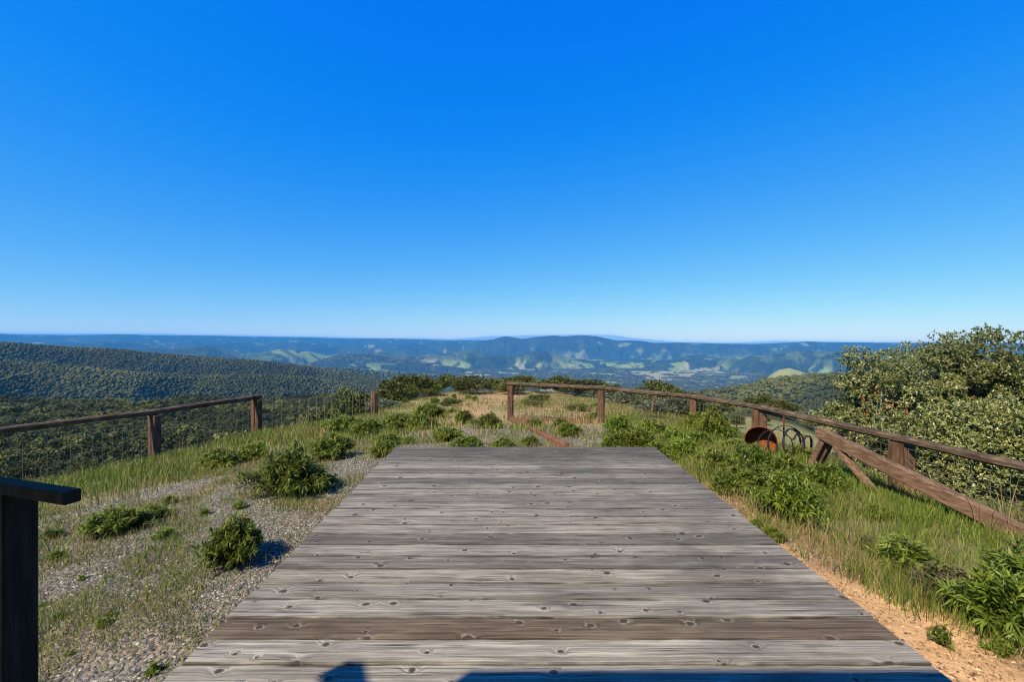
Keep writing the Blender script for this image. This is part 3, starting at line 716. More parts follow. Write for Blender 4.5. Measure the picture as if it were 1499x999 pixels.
def lance_shrub(seed, stems=70, leaves=42, rad=.5, ht=.5, ll=.085, lw=.013, flat=.8):
    """low bush: many arching stems set with narrow pointed leaves. Returns foliage mesh and stem mesh"""
    global rng
    rng = np.random.default_rng(seed)
    Ps, Ds, Vs, Ls = [], [], [], []; sm = MB()
    for s in range(stems):
        a = rng.uniform(0, 2*PI); q = math.sqrt(rng.uniform(0.02, 1)); lump = .75+.5*math.sin(a*3+seed)*.4+rng.uniform(-.15, .2)
        b = np.array([math.cos(a)*rad*.25*q, math.sin(a)*rad*.25*q, 0])
        e = np.array([math.cos(a)*rad*q*lump, math.sin(a)*rad*q*lump, ht*(1-.6*q*q)*rng.uniform(.75, 1.12)])
        c = (b+e)/2+np.array([0, 0, ht*.22])
        tt = np.linspace(.18, 1, leaves)**.9
        pts = ((1-tt)**2)[:, None]*b+(2*tt*(1-tt))[:, None]*c+(tt**2)[:, None]*e
        tg = (2*(1-tt))[:, None]*(c-b)+(2*tt)[:, None]*(e-c); tg /= np.linalg.norm(tg, axis=1, keepdims=True)
        rn = rnd_dirs(leaves); sd = rn-tg*(rn*tg).sum(1, keepdims=True); sd /= np.linalg.norm(sd, axis=1, keepdims=True)
        k = rng.uniform(.35, .9, leaves)[:, None]
        D = tg*k+sd*(1.1-k*.5)+np.array([0, 0, .12]); D /= np.linalg.norm(D, axis=1, keepdims=True)
        Ps.append(pts); Ds.append(D); Ls.append(ll*rng.uniform(.6, 1.15, leaves)*(1-.3*tt**6))
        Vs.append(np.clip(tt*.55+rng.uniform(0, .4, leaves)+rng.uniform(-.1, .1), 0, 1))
        if s % 2 == 0: sm.tube([tuple(b), tuple((b+c)/2*.5+(c+e)/2*.5*0+(b+c)/4*1.0) if False else tuple(.25*b+.5*c+.25*e), tuple(e)], [.006, .004, .002], 4)
    P = np.concatenate(Ps); D = np.concatenate(Ds); L = np.concatenate(Ls); v = np.concatenate(Vs)
    Nn = rnd_dirs(len(P))*.6+np.array([0, 0, 1.0])
    V, Q, va = cards(P, D, Nn, L, lw*rng.uniform(.7, 1.2, len(P)), v, .25)
    return mesh_np('foliage', V, Q, {'v': va}), sm.mesh('stem')
def puff(seed, n, rx, ry, rz_, ll, lw, lobes=9, inner=.35, zc=None, up=.2):
    """bushy crown: leaves gathered in uneven lobes through the volume"""
    global rng
    rng = np.random.default_rng(seed)
    zc = rz_ if zc is None else zc
    c = rnd_dirs(lobes)*rng.uniform(.35, .75, lobes)[:, None]; c[:, 2] = np.abs(c[:, 2])*1.0-.25
    lr = rng.uniform(.28, .5, lobes)
    w_ = rng.integers(0, lobes, n)
    d = rnd_dirs(n); q = rng.uniform(inner, 1, n)**.6
    P = c[w_]+d*(lr[w_]*q)[:, None]
    ok = P[:, 2] > -.95; P, d, q, w_ = P[ok], d[ok], q[ok], w_[ok]
    tone = rng.uniform(0, .35, lobes)[w_]
    P = P*np.array([rx, ry, rz_])+np.array([0, 0, zc]); n = len(P)
    D = d*.7+rnd_dirs(n)*.7+np.array([0, 0, up]); D /= np.linalg.norm(D, axis=1, keepdims=True)
    return P, D, ll*rng.uniform(.6, 1.3, n), lw*rng.uniform(.6, 1.3, n), np.clip(tone+rng.uniform(0, .65, n), 0, 1)
def puff_mesh(seed, n, rx, ry, rz_, ll, lw, **kw):
    P, D, L, W, v = puff(seed, n, rx, ry, rz_, ll, lw, **kw)
    V, Q, va = cards(P, D, rnd_dirs(len(P))+np.array([0, 0, .5]), L, W, v, .1)
    return mesh_np('crown', V, Q, {'v': va})
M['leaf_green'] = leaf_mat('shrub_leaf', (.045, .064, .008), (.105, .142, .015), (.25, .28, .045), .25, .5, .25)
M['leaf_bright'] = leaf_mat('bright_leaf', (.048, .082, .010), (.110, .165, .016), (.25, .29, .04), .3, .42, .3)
M['leaf_dry'] = leaf_mat('dry_leaf', (.04, .035, .018), (.085, .085, .035), (.20, .17, .07), .15, .7, .15)
M['leaf_olive'] = leaf_mat('brush_leaf', (.035, .044, .010), (.085, .098, .022), (.18, .18, .055), .2, .6, .2)
M['leaf_grey'] = leaf_mat('sage_leaf', (.045, .058, .028), (.10, .115, .065), (.21, .22, .145), .2, .7, .2)
M['leaf_oak'] = leaf_mat('oak_leaf', (.020, .025, .005), (.070, .080, .014), (.215, .205, .048), .15, .6, .2, .35)
M['leaf_madrone'] = leaf_mat('madrone_leaf', (.060, .078, .018), (.175, .195, .052), (.38, .38, .16), .2, .38, .5, .12)
M['leaf_pale'] = leaf_mat('pale_leaf', (.15, .16, .06), (.28, .28, .12), (.4, .38, .2), .2, .6, .2)
t = NT('twig'); M['twig'] = t.done((.10, .07, .045, 1), .9, .1)
t = NT('madrone_bark'); co = t.n('ShaderNodeTexCoord').outputs['Object']
M['madrone'] = t.done(t.ramp(t.noise(co, 3, 4, .6).outputs[0], [(.35, (.16, .055, .028)), (.55, (.32, .105, .045)), (.7, (.30, .17, .10))]), .6, .3)
t = NT('oak_bark'); co = t.n('ShaderNodeTexCoord').outputs['Object']
M['bark'] = t.done(t.ramp(t.noise(co, 8, 4, .6).outputs[0], [(.35, (.05, .04, .032)), (.7, (.16, .14, .12))]), .9, .1)
t = NT('dead_wood'); M['deadwood'] = t.done((.36, .33, .30, 1), .9, .1)

KINDS = {}
for i in range(4): KINDS['lance%d' % i] = lance_shrub(100+i, 105, 44, .5, .42, .095, .015)
for i in range(2): KINDS['big%d' % i] = lance_shrub(200+i, 46, 34, .5, .62, .17, .024)
for i in range(2): KINDS['mini%d' % i] = lance_shrub(300+i, 16, 22, .5, .5, .22, .04)
for i in range(4): 
    KINDS['brush%d' % i] = (puff_mesh(400+i, 4200, .5, .5, .42, .055, .032, lobes=12), None)
for i in range(2): KINDS['sage%d' % i] = (puff_mesh(450+i, 1700, .5, .5, .42, .07, .026, lobes=10), None)
def shrub(kind, px, py, wpx, hpx, label, mat='leaf_green', group=None, name='shrub', cat='shrub', p=None):
    if p is None: p = at(px, py)
    wd = wpx/F*p.y; hh = hpx/F*p.y
    fo, st = KINDS[kind]
    if kind[0] in 'lb' and p.y < 16 and kind[:2] != 'br': FEET.append((p.x, p.y, wd))
    r = empty(name, (p.x, p.y, p.z-.02), random.uniform(0, 2*PI))
    base = {'l': .47, 'b': .66 if kind.startswith('big') else .8, 'm': .55, 's': .8}[kind[0]]
    r.scale = (wd*.92, wd*.92, hh/base)
    tag(r, label, cat, group)
    key = 'foliage_'+kind+mat
    if key not in MESHC:
        f2 = fo.copy(); f2.materials.clear(); f2.materials.append(M[mat]); MESHC[key] = f2
    link('foliage', MESHC[key], None, r)
    if st is not None: link('stem', st, M['twig'], r)
    return r
MESHC = {}; FEET = []
SH = [
 ('lance0', 345, 826, 95, 76, 'leafy green shrub alone in the gravel close to the left deck edge', 'leaf_green'),
 ('lance1', 168, 780, 95, 42, 'low spreading green shrub in the gravel nearest the dark handrail', 'leaf_green'),
 ('lance2', 222, 762, 48, 26, 'small green shrub at the right side of the low spreading one by the handrail', 'leaf_green'),
 ('lance3', 425, 718, 112, 72, 'largest dark green shrub left of the deck, wide and rounded', 'leaf_green'),
 ('lance1', 485, 667, 78, 40, 'rounded green shrub just behind the largest shrub left of the deck', 'leaf_green'),
 ('lance2', 466, 715, 55, 34, 'small bushy shrub at the right foot of the largest shrub left of the deck', 'leaf_green'),
 ('lance0', 322, 680, 70, 30, 'low green shrub in the tall grass right of the left fence post with red face', 'leaf_green'),
 ('lance2', 372, 670, 56, 30, 'low green shrub in grass below the end post of the left rail', 'leaf_green'),
 ('lance1', 500, 628, 62, 26, 'green shrub in front of the wire panel, left of its short end post', 'leaf_green'),
 ('lance3', 536, 634, 58, 28, 'green shrub directly in front of the short end post of the wire panel', 'leaf_green'),
 ('lance0', 585, 624, 62, 26, 'green shrub right of the short end post of the wire panel', 'leaf_green'),
 ('lance2', 612, 624, 48, 24, 'green shrub touching its neighbour, between the short post and the dirt path', 'leaf_green'),
 ('lance1', 627, 609, 52, 26, 'rounded green shrub on the yellow grass left of the dirt path', 'leaf_green'),
 ('lance3', 566, 648, 48, 20, 'low green shrub on the pale ground behind the far left deck corner', 'leaf_green'),
 ('lance0', 598, 645, 22, 13, 'tiny green shrub on the gravel beyond the far left deck corner', 'leaf_green'),
 ('lance1', 655, 641, 60, 24, 'spreading green shrub in the gravel beyond the middle of the deck end', 'leaf_green'),
 ('lance2', 678, 616, 32, 22, 'small upright shrub beside the dirt path, beyond the spreading one in gravel', 'leaf_green'),
 ('lance3', 716, 622, 46, 24, 'round green shrub left of the first fence post of the right fence', 'leaf_green'),
 ('lance0', 738, 656, 44, 22, 'green shrub at the deck end, left of the reddish edging timber', 'leaf_green'),
 ('lance2', 686, 656, 58, 24, 'grassy green shrub against the middle of the far deck edge', 'leaf_bright'),
 ('lance1', 563, 664, 45, 26, 'green weed tuft against the far left corner of the deck', 'leaf_green'),
 ('lance1', 777, 648, 32, 18, 'small green shrub just right of the reddish edging timber near the deck', 'leaf_green'),
 ('lance3', 905, 656, 62, 34, 'dark green shrub beyond the far right part of the deck end', 'leaf_green'),
 ('lance0', 938, 658, 60, 40, 'dense dark green shrub at the far right corner of the deck', 'leaf_green'),
 ('lance2', 962, 664, 48, 26, 'low bright shrub hugging the far right deck corner', 'leaf_bright'),
 ('lance1', 820, 622, 28, 16, 'small green shrub seen through the wire between the first two fence posts', 'leaf_green'),
 ('lance2', 832, 634, 40, 22, 'green shrub in front of the wire between the first two fence posts', 'leaf_green'),
 ('lance0', 905, 630, 50, 30, 'bright green shrub right of the second fence post', 'leaf_bright'),
 ('lance1', 958, 640, 56, 34, 'leafy shrub midway between second and third fence posts', 'leaf_green'),
 ('lance0', 1000, 668, 62, 34, 'leafy shrub right of the far right deck corner', 'leaf_bright'),
 ('lance3', 1042, 640, 62, 46, 'tall leafy shrub left of the rusty drum', 'leaf_green'),
 ('lance2', 1050, 690, 80, 40, 'broad leafy shrub between the deck and the rusty drum', 'leaf_green'),
 ('lance1', 1098, 690, 84, 46, 'broad leafy shrub just in front of the rusty drum', 'leaf_bright'),
 ('lance0', 1100, 724, 92, 48, 'leafy shrub at the deck side in front of the iron hoops', 'leaf_green'),
 ('lance3', 1158, 762, 100, 72, 'large bright green shrub on the sandy strip right of the deck', 'leaf_bright'),
 ('lance1', 1150, 700, 70, 40, 'leafy shrub at the foot of the near trestle leg pair', 'leaf_green'),
 ('lance2', 1208, 718, 74, 48, 'bright leafy shrub under the raised end of the sloping beam', 'leaf_bright'),
 ('lance0', 1108, 776, 22, 20, 'small weed leaning over the right deck edge', 'leaf_green'),
 ('lance2', 1130, 792, 36, 24, 'green weed at the right deck edge in front of the large bright shrub', 'leaf_green'),
 ('lance3', 1283, 760, 36, 26, 'small dark shrub in the grass below the foot of the sloping beam leg', 'leaf_green'),
 ('lance1', 1268, 806, 32, 26, 'small dark weed in dry grass right of the sandy strip', 'leaf_dry'),
 ('big0', 1322, 838, 100, 56, 'green narrow-leaved shrub behind the brownish one near the right frame edge', 'leaf_green'),
 ('big1', 1392, 886, 115, 62, 'brownish half-dry shrub on the sandy strip near the right frame edge', 'leaf_dry'),
 ('big0', 1462, 930, 125, 105, 'big bright shrub with long narrow leaves in the lower right corner', 'leaf_bright'),
 ('big1', 1500, 880, 130, 90, 'bright long-leaved shrub cut off by the right frame edge', 'leaf_bright'),
 ('lance2', 1020, 655, 60, 30, 'low leafy shrub in front of the tall one left of the rusty drum', 'leaf_bright'),
 ('lance0', 1075, 662, 60, 26, 'low leafy shrub right under the mouth of the rusty drum', 'leaf_green'),
 ('lance3', 1132, 730, 70, 36, 'leafy shrub between the large bright shrub and the iron hoops', 'leaf_green'),
 ('lance1', 1186, 742, 62, 36, 'leafy shrub filling the gap behind the large bright shrub', 'leaf_green'),
 ('lance0', 1062, 715, 60, 30, 'leafy shrub at the deck side, behind the sandy strip', 'leaf_bright'),
 ('lance3', 1172, 672, 56, 26, 'leafy shrub behind the pair of trestle legs, near the metal stake', 'leaf_green'),
 ('lance1', 985, 650, 50, 30, 'leafy shrub below the wire between the second and third posts', 'leaf_bright'),
 ('lance2', 1022, 628, 50, 30, 'leafy shrub at the foot of the third fence post', 'leaf_green'),
 ('mini0', 1380, 945, 42, 32, 'tiny single weed standing alone on the orange sand', 'leaf_green'),
 ('mini1', 1468, 960, 46, 26, 'small yellow-green weed at the foot of the big bright shrub on the sand', 'leaf_bright'),
]
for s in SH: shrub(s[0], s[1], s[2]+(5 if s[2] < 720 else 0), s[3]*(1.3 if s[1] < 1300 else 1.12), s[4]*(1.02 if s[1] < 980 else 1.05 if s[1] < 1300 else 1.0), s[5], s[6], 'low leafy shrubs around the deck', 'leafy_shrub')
# tiny rosettes in the gravel
for (px, py, wpx) in [(90, 905, 26), (150, 918, 34), (160, 905, 26), (120, 850, 22), (250, 738, 30), (240, 790, 40), (310, 830, 26), (205, 840, 20), (260, 842, 18), (86, 820, 36), (75, 790, 40), (300, 755, 26), (350, 745, 30), (100, 960, 24), (65, 888, 22), (225, 985, 40)]:
    shrub('mini%d' % random.randint(0, 1), px, py, wpx, wpx*.5, 'tiny bright green weed rosette sprouting from the grey gravel', 'leaf_bright', 'weed rosettes in the gravel', 'weed_rosette', 'weed')
# brush on the crest beyond the path
BR = [
 ('brush0', 470, 608, 64, 36, 21, 'olive brush behind the wire panel at the left end of the crest', 'leaf_olive'),
 ('brush1', 512, 600, 62, 40, 24, 'olive brush standing behind the short end post of the wire panel', 'leaf_olive'),
 ('brush2', 575, 596, 58, 40, 26, 'olive brush left of the tallest clump on the crest', 'leaf_olive'),
 ('brush3', 598, 590, 66, 44, 29, 'tallest rounded olive brush clump on the crest left of the path', 'leaf_olive'),
 ('brush0', 626, 584, 40, 32, 31, 'rounded olive brush touching the tallest clump on the crest', 'leaf_olive'),
 ('brush1', 653, 575, 32, 27, 35, 'single rounded olive bush standing apart on the crest', 'leaf_olive'),
 ('sage0', 690, 585, 62, 36, 30, 'sparse greyish brush on the crest left of the dirt path', 'leaf_olive'),
 ('sage1', 712, 583, 40, 28, 33, 'grey twiggy brush beside the top of the dirt path', 'leaf_grey'),
 ('brush2', 742, 585, 30, 26, 32, 'dark brush right behind the first fence post', 'leaf_olive'),
 ('brush3', 764, 578, 40, 30, 34, 'olive brush rising above the rail right of the first fence post', 'leaf_olive'),
 ('brush0', 797, 580, 50, 26, 32, 'bright-topped brush above the rail between the first two fence posts', 'leaf_olive'),
 ('brush1', 822, 580, 36, 30, 33, 'dark narrow brush above the rail between the first two fence posts', 'leaf_olive'),
 ('brush2', 858, 584, 50, 30, 30, 'low brush above the rail just left of the second fence post', 'leaf_olive'),
 ('sage0', 900, 592, 56, 30, 25, 'grey brush behind the rail right of the second fence post', 'leaf_olive'),
 ('sage1', 925, 596, 52, 30, 22, 'grey-green brush below the rail beside the leaning stake', 'leaf_grey'),
 ('brush3', 968, 588, 60, 34, 27, 'dark brush above the rail left of the third fence post', 'leaf_olive'),
 ('sage1', 955, 622, 62, 36, 13.2, 'silvery sage bush behind the wire right of the leaning stake', 'leaf_grey'),
 ('sage0', 985, 612, 52, 34, 14.5, 'silvery sage bush behind the wire left of the third fence post', 'leaf_grey'),
 ('brush1', 1000, 606, 56, 34, 17, 'olive brush on the falling ground behind the third fence post', 'leaf_olive'),
 ('brush0', 780, 607, 24, 14, 16.5, 'small dark shrub on bare soil just behind the first fence post', 'leaf_olive'),
 ('brush2', 845, 611, 30, 15, 15.0, 'small dark shrub on bare soil near the second fence post', 'leaf_olive'),
 ('brush3', 790, 594, 30, 18, 21, 'small dark shrub at the back of the bare soil patch', 'leaf_olive'),
 ('brush1', 660, 602, 30, 18, 19, 'small dark shrub on the left edge of the dirt path', 'leaf_olive'),
 ('sage0', 560, 604, 50, 22, 20, 'pale sage in the yellow grass right of the short end post', 'leaf_grey'),
]
for kd_, px, py, wpx, hpx, d, lab, mt_ in BR:
    x = (px-CX)/F*d; p = Vector((x, d, gz(x, d)))
    topy = py-hpx; z_t = CH-(topy-HY)/F*d
    hh = max(z_t-p.z, .25)*(.95 if px < 560 else 1.08)
    shrub(kd_, px, py, wpx*1.4, hh*F/d, lab, mt_, 'brush along the crest', 'brush_shrub', 'shrub', p)

random.seed(23)
for i in range(30):
    d = random.uniform(9.5, 26); px = random.uniform(560, 700)+ (0 if i % 3 else random.uniform(60, 290))
    if abs((px-CX)/F*d+.9) < .7: continue
    x = (px-CX)/F*d
    shrub('lance%d' % (i % 4), 0, 0, random.uniform(.35, .8)*F/d, random.uniform(.16, .32)*F/d, 'small low green plant dotted among its like over the dry grass of the knoll', random.choice(['leaf_green', 'leaf_green', 'leaf_olive', 'leaf_bright']), 'small green plants on the knoll', 'leafy_plant', 'plant', Vector((x, d, gz(x, d))))
random.seed(17)
for i in range(34):
    px = random.uniform(455, 1010); d = np.interp(px, [455, 560, 650, 850, 930, 1010], [19, 25, 34, 31, 23, 14])*random.uniform(.86, 1.08)
    if 690 < px < 745: d *= 1.12
    x = (px-CX)/F*d
    shrub(random.choice(['brush0', 'brush1', 'brush2', 'brush3', 'sage0', 'sage1']), 0, 0, random.uniform(24, 52), random.uniform(14, 26), 'low ragged brush filling in between the taller clumps along the crest', random.choice(['leaf_olive', 'leaf_olive', 'leaf_grey', 'leaf_green']), 'low filler brush along the crest', 'brush_shrub', 'shrub', Vector((x, d, gz(x, d))))

# ------------------------------------------------------------------ trees
def limb(m_, p, q, r0, r1, wig=.08, n=5):
    p, q = Vector(p), Vector(q); L = (q-p).length
    pts = [p+(q-p)*(i/n)+Vector((random.uniform(-1, 1), random.uniform(-1, 1), random.uniform(-.5, .5)))*L*wig*(0 if i in (0, n) else 1) for i in range(n+1)]
    m_.tube(pts, [r0+(r1-r0)*i/n for i in range(n+1)], 6); return pts
def oak_variant(seed, n, ll, lw):
    me_ = puff_mesh(seed, n, 2.7, 2.7, 2.0, ll, lw, lobes=16, inner=.3, zc=2.6)
    random.seed(seed); m_ = MB()
    b = limb(m_, (0, 0, -.8), (.1, 0, 1.3), .2, .15, .03)
    for k_ in range(5):
        a_ = k_*1.26+random.random(); limb(m_, b[-1], (math.cos(a_)*1.5, math.sin(a_)*1.5, 2.6+random.random()), .09, .03)
    return me_, m_.mesh('trunk')
OAK = [oak_variant(500+i, 4200, .26, .17) for i in range(5)]
for me_, tm in OAK: me_.materials.append(M['leaf_oak']); tm.materials.append(M['bark'])
OPALE = OAK[0][0].copy(); OPALE.materials.clear(); OPALE.materials.append(M['leaf_pale'])
def oak(x, y, s, label, group, name='oak_tree', crown=None, i=None, sz=1.0):
    me_, tm = OAK[random.randrange(5) if i is None else i]
    r = empty(name, (x, y, gz(x, y)), random.uniform(0, 2*PI)); r.scale = (s, s, s*sz)
    tag(r, label, 'tree', group)
    link('crown', crown or me_, None, r); link('trunk', tm, None, r)
    return r
random.seed(11); rng = np.random.default_rng(11)
# sample the wooded slope below the left fence
def sample_wood(n, r0, r1, px0, px1, dmin_k, seed):
    g = np.random.default_rng(seed); out_ = []; cell = {}
    a0, a1 = pxaz(px0), pxaz(px1)
    for _ in range(n):
        r = math.sqrt(g.uniform(r0*r0, r1*r1)); a = g.uniform(a0, a1); s = g.uniform(.5, 1.0)+.75*g.uniform()**4
        x, y = r*math.sin(a), r*math.cos(a); dm = dmin_k*s
        c = (int(x//6), int(y//6)); ok = True
        for ii in (-1, 0, 1):
            for jj in (-1, 0, 1):
                for (u, v_, d) in cell.get((c[0]+ii, c[1]+jj), ()):
                    if (u-x)**2+(v_-y)**2 < ((d+dm)/2)**2: ok = False
        if ok: cell.setdefault(c, []).append((x, y, dm)); out_.append((x, y, s, r))
    return out_
W1 = sample_wood(2600, 32, 112, -60, 585, 4.0, 21)
W1.sort(key=lambda q: q[3]); W1 = W1[:240]
rmax1 = W1[-1][3]
for x, y, s, r in W1:
    s2 = s*(.62 if r < 45 else .85 if r < 60 else 1.0)
    oak(x, y, s2, 'rounded dark green oak in the dense woodland below the left fence', 'oaks on the slope below the left fence')
# far part of that wood: one mass of crowns
def mass(name, pts, ncard, card, rx, rz_, mat, label, cores=True, seed=1):
    g = np.random.default_rng(seed); n = len(pts)
    P0 = np.array([(p[0], p[1]) for p in pts]); S = np.array([p[2] for p in pts]); Z = terrain_z(P0[:, 0], P0[:, 1])
    C0 = np.concatenate([P0, Z[:, None]], 1)
    # leaf clumps on lumpy shells
    lob = 7
    lc = g.normal(size=(n, lob, 3)); lc /= np.linalg.norm(lc, axis=2, keepdims=True); lc *= g.uniform(.3, .65, (n, lob, 1)); lc[..., 2] = np.abs(lc[..., 2])*.9-.15
    k = g.integers(0, lob, (n, ncard)); d = g.normal(size=(n, ncard, 3)); d /= np.linalg.norm(d, axis=2, keepdims=True)
    P = np.take_along_axis(lc, k[..., None].repeat(3, 2), 1)+d*.42*g.uniform(.75, 1.05, (n, ncard, 1))
    hv = g.uniform(.75, 1.55, (n, 1, 1))
    P = P*np.array([rx, rx, rz_])*np.concatenate([np.ones_like(hv), np.ones_like(hv), hv], 2)*S[:, None, None]+C0[:, None, :]+np.array([0, 0, 1])*(rz_*1.15*S)[:, None, None]
    tone = np.clip(np.take_along_axis(g.uniform(0, .4, (n, lob)), k, 1)+g.uniform(0, .35, (n, ncard))+g.uniform(-.2, .25, (n, 1))+((fbm(P0[:, 0]/28, P0[:, 1]/28, 3, 77)-.5)*1.4)[:, None], 0, 1)
    T = d+g.normal(size=d.shape)*.35; T /= np.linalg.norm(T, axis=2, keepdims=True)      # card normal near the shell normal
    U = np.cross(T, g.normal(size=T.shape)); U /= np.linalg.norm(U, axis=2, keepdims=True); Wv = np.cross(T, U)
    sz = (card*g.uniform(.6, 1.3, (n, ncard, 1)))*S[:, None, None]
    q = np.stack([P-U*sz*.5, P+Wv*sz*.35, P+U*sz*.5, P-Wv*sz*.35], 2).reshape(-1, 3)
    Qi = np.arange(len(q)).reshape(-1, 4); va = np.repeat(tone.ravel(), 4)
    o = link(name, mesh_np(name, q, Qi, {'v': va}), mat); tag(o, label, 'forest', None, 'stuff'); return o
W2 = sample_wood(26000, rmax1, 540, -60, 640, 3.7, 22)
mass('oak_woodland', W2, 230, .62, 2.6, 2.0, M['leaf_oak'], 'dense oak woodland covering the nearer hill on the left', seed=3)
print('W', len(W1), len(W2), rmax1)
x, y = -88*1.0, 180; 
x = (423-CX)/F*110; oak(x, 110, .55, 'pale yellowish rounded tree among dark oaks below the wire panel', None, 'pale_tree', OPALE, 0)

# low-poly crowns on the farther hills (a few pixels each)
def ico():
    p = (1+5**.5)/2; V = np.array([(-1, p, 0), (1, p, 0), (-1, -p, 0), (1, -p, 0), (0, -1, p), (0, 1, p), (0, -1, -p), (0, 1, -p), (p, 0, -1), (p, 0, 1), (-p, 0, -1), (-p, 0, 1)], float); V /= np.linalg.norm(V[0])
    Fc = np.array([(0, 11, 5), (0, 5, 1), (0, 1, 7), (0, 7, 10), (0, 10, 11), (1, 5, 9), (5, 11, 4), (11, 10, 2), (10, 7, 6), (7, 1, 8), (3, 9, 4), (3, 4, 2), (3, 2, 6), (3, 6, 8), (3, 8, 9), (4, 9, 5), (2, 4, 11), (6, 2, 10), (8, 6, 7), (9, 8, 1)])
    return V, Fc
def blobs(name, X, Y, S, mat, label, seed):
    g = np.random.default_rng(seed); V0, F0 = ico(); n = len(X); Z = terrain_z(X, Y)
    jit = g.uniform(.75, 1.25, (n, 12, 1))
    a = g.uniform(0, 2*PI, n); ca, sa = np.cos(a)[:, None], np.sin(a)[:, None]
    vx = V0[None, :, 0]*ca-V0[None, :, 1]*sa; vy = V0[None, :, 0]*sa+V0[None, :, 1]*ca; vz = np.repeat(V0[None, :, 2], n, 0)*.85
    V = np.stack([vx, vy, vz], 2)*jit*S[:, None, None]+np.stack([X, Y, Z+S*.55], 1)[:, None, :]
    Fi = (F0[None]+(np.arange(n)*12)[:, None, None]).reshape(-1, 3)
    va = np.repeat(np.clip(g.uniform(-.1, .75, n)+(fbm(X/110, Y/110, 3, 78)-.45)*1.5, 0, 1), 12)
    o = link(name, mesh_np(name, V.reshape(-1, 3), Fi, {'v': va}), mat); tag(o, label, 'forest', None, 'stuff')
M['leaf_far'] = leaf_mat('far_wood_leaf', (.036, .038, .010), (.064, .068, .017), (.100, .102, .030), 0.0, .8, .1, 0)
def far_pts(n, r0, r1, px0, px1, seed, keepf):
    g = np.random.default_rng(seed); r = np.sqrt(g.uniform(r0*r0, r1*r1, n)); a = g.uniform(pxaz(px0), pxaz(px1), n)
    x, y = r*np.sin(a), r*np.cos(a); C_, fld, _ = ground_cols(x, y, terrain_z(x, y))
    k = keepf(x, y, r, fld); return x[k], y[k], (g.uniform(.45, 1.0, n)+.8*g.uniform(0, 1, n)**5)[k]
x, y, s = far_pts(150000, 900, 2050, -40, 640, 31, lambda x, y, r, f: f < .45)
blobs('hill_woodland', x, y, s*2.9, M['leaf_far'], 'dark woodland covering the long ridge on the left', 1)
x, y, s = far_pts(22000, 300, 1150, 940, 1560, 32, lambda x, y, r, f: f < .45)
blobs('hill_woodland', x, y, s*3.6, M['leaf_far'], 'scattered dark oak scrub covering the nearer hill on the right', 2)
x, y, s = far_pts(70000, 2300, 6500, 380, 1330, 33, lambda x, y, r, f: f < .35)
blobs('valley_trees', x, y, s*9.0, M['leaf_far'], 'dark tree belts between pale fields on the valley floor', 3)

# row of oaks at the bottom of the meadow below the right fence
random.seed(5)
for i in range(26):
    px = random.uniform(1000, 1330); d = random.uniform(62, 84)
    x = (px-CX)/F*d; oak(x, d, random.uniform(.5, .8), 'dark oak in the row along the far edge of the meadow', 'oaks along the meadow edge', sz=.8)
for i in range(16):
    px = random.uniform(930, 1120); d = random.uniform(26, 60)*(1 if px > 1040 else .8)
    if px > 1060 and d < 45: d += 25
    x = (px-CX)/F*d; oak(x, d, random.uniform(.22, .36), 'low dark oak scrub on the slope just beyond the third fence post', 'oak scrub beyond the third post', sz=.8)

